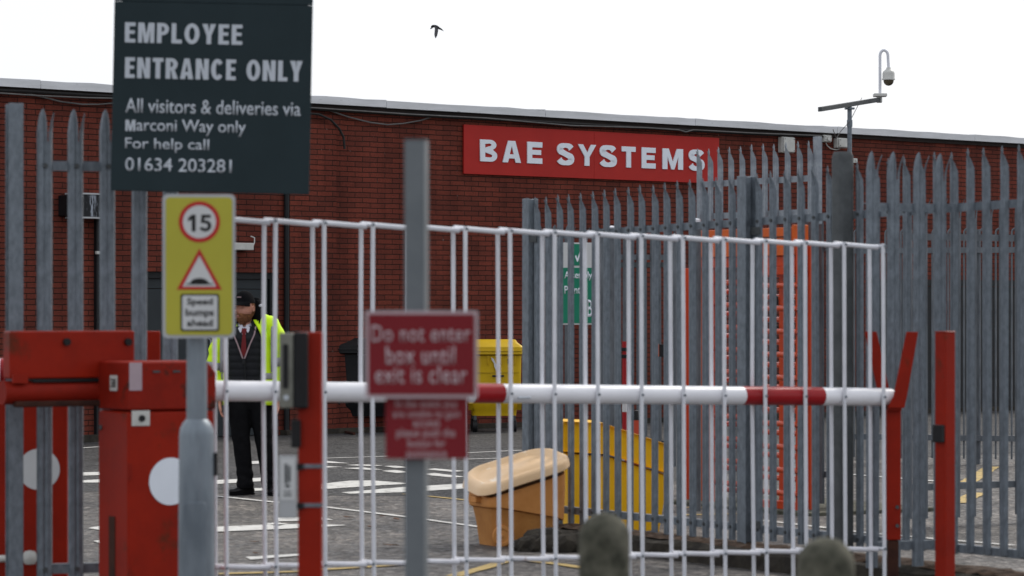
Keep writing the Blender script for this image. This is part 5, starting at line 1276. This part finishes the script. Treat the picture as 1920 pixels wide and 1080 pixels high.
k2 = tro.modifiers.new('smooth', 'SMOOTH'); k2.factor = .5; k2.iterations = 4
bpy.context.view_layer.update(); baked(tro)
for v in tro.data.vertices:                          # soft creases towards the hems and behind the knees
    z = v.co.z; a_ = .006 * math.sin(z * 70 + v.co.x * 25) * max(0, 1 - abs(z - .16) / .14) + .004 * math.sin(z * 45 + v.co.x * 40) * max(0, 1 - abs(z - .5) / .2)
    v.co.y -= a_; v.co.x += a_ * .8
# shoes
def shoe(x, y, rz):
    P = MB(); rings = []
    for t, w__, h_, b in ((-.075, .028, .055, .0), (-.055, .038, .085, .0), (-.01, .040, .095, .0), (.04, .040, .085, .0), (.09, .045, .062, .0), (.14, .048, .050, .0), (.18, .040, .044, .004), (.205, .020, .034, .008)):
        rings.append([(w__ * math.cos(R(a)), -t, b + .012 + (h_ * .5) * (1 + math.sin(R(a))) if math.sin(R(a)) > -.6 else .012) for a in range(0, 360, 24)])
    P.loft(rings); o = P.build('shoe', M['shoe'], gd, (x, y, 0), rz)
    Q = MB(); Q.loft([[(w__ * 1.06 * sx, -t, z) for sx, z in ((-1, .0), (1, .0), (1, .016), (-1, .016))] for t, w__ in ((-.08, .026), (-.055, .037), (.0, .038), (.09, .045), (.14, .047), (.185, .038), (.212, .014))]); Q.build('sole', M['cloth_black'], o, bevel=.003)
shoe(-.035, .02, R(-52)); shoe(.18, .03, R(18))
# open hi-vis jacket: body panels and sleeves
def shell(name, m, z0, z1, grow, parent, a0=-50, a1=208, nz_=24, th=.012):
    P = MB(); rings = []
    for k in range(nz_ + 1):
        z = z0 + (z1 - z0) * k / nz_; f = (z - .85) / .68; row = []
        top = max(0, (z - 1.40) / .13)
        rx = (.232 - .01 * f) - .085 * top ** 1.4; ry = (.168 + .01 * math.sin(f * 3)) - .055 * top ** 1.4
        for i in range(45):
            a = R(a0 + (a1 - a0) * i / 44); fold = 1 + .018 * math.sin(5 * a + z * 9) + .010 * math.sin(z * 33 + a * 3)
            row.append((-.012 - .02 * f + (rx + grow) * fold * math.cos(a), (ry + grow) * fold * math.sin(a), z))
        rings.append(row)
    P.loft(rings, cap=False, closed=False); return P.build(name, m, parent, solid=th)
jk = shell('jacket', M['hivis'], .80, 1.555, 0, gd)
shell('reflective_band', M['reflect'], 1.03, 1.085, .008, jk, nz_=3, th=.003)
def sleeve(A, rad, bands, strap):
    P = MB(); pts, rs = [], []
    n = 26
    for k in range(n + 1):
        f = k / n * (len(A) - 1); i = min(int(f), len(A) - 2); q = f - i
        pts.append(Vector(A[i]).lerp(Vector(A[i + 1]), q)); r = rad[i] + (rad[i + 1] - rad[i]) * q
        rs.append(r * (1 + .05 * math.sin(k * 1.9) + .03 * math.sin(k * 4.1)))
    o = P.tube(pts, rs, 20).build('sleeve', M['hivis'], jk)
    for f0 in bands:
        k = int(f0 * n); a, b = pts[k], pts[k + 2]
        MB().tube([a, (a + b) / 2, b], [rs[k] + .006, max(rs[k], rs[k + 1], rs[k + 2]) + .007, rs[k + 2] + .006], 20, cap=False).build('reflective_band', M['reflect'], o, solid=.003)
SL = [(-.115, .01, 1.525), (-.205, .015, 1.46), (-.268, .015, 1.29), (-.303, .01, 1.12), (-.285, -.02, .97), (-.270, -.045, .845)]
SR = [(.075, .01, 1.55), (.180, .02, 1.495), (.252, .025, 1.32), (.272, .02, 1.12), (.258, -.01, .97), (.255, -.04, .845)]
sleeve(SL, [.075, .098, .095, .086, .074, .060], (.56, .82), 0); sleeve(SR, [.075, .098, .095, .086, .074, .060], (.52, .80), 1)
# reflective braces over the shoulders
for x, a in ((.215, -48), (-.235, 205)):
    MB().loft([[(x + dx + .0, y, z) for dx in (-.018, .018)] for y, z in ((-.110, 1.09), (-.118, 1.2), (-.115, 1.32), (-.098, 1.43), (-.07, 1.50), (.0, 1.525), (.08, 1.50))], cap=False, closed=False).build('brace_band', M['reflect'], jk, solid=.004)
# dark padded hood lying up behind the head, its lit edge drawn as a pale tube
hd_ = MB(); rings = []
for k in range(25):
    a = R(-35 + 232 * k / 24); row = []
    for j in range(14):
        b = 2 * math.pi * j / 14; hgt = .125 + .03 * math.sin(R(180) * k / 24); thk = .036
        rr_ = .118 + thk * math.cos(b)
        row.append((-.025 + rr_ * math.cos(a), .012 + rr_ * math.sin(a), 1.605 + hgt * math.sin(b)))
    rings.append(row)
hd_.loft(rings).build('hood', M['cloth_black'], jk)
pp_ = []
for k in range(25):
    a = R(-35 + 232 * k / 24); hgt = .125 + .03 * math.sin(R(180) * k / 24); pp_.append((-.025 + .150 * math.cos(a), .012 + .150 * math.sin(a), 1.605 + hgt * .62))
MB().tube(pp_, .012, 8).build('hood_edge_highlight', M['shirt'], jk)  # pale tube painted as the bright rim light on the hood
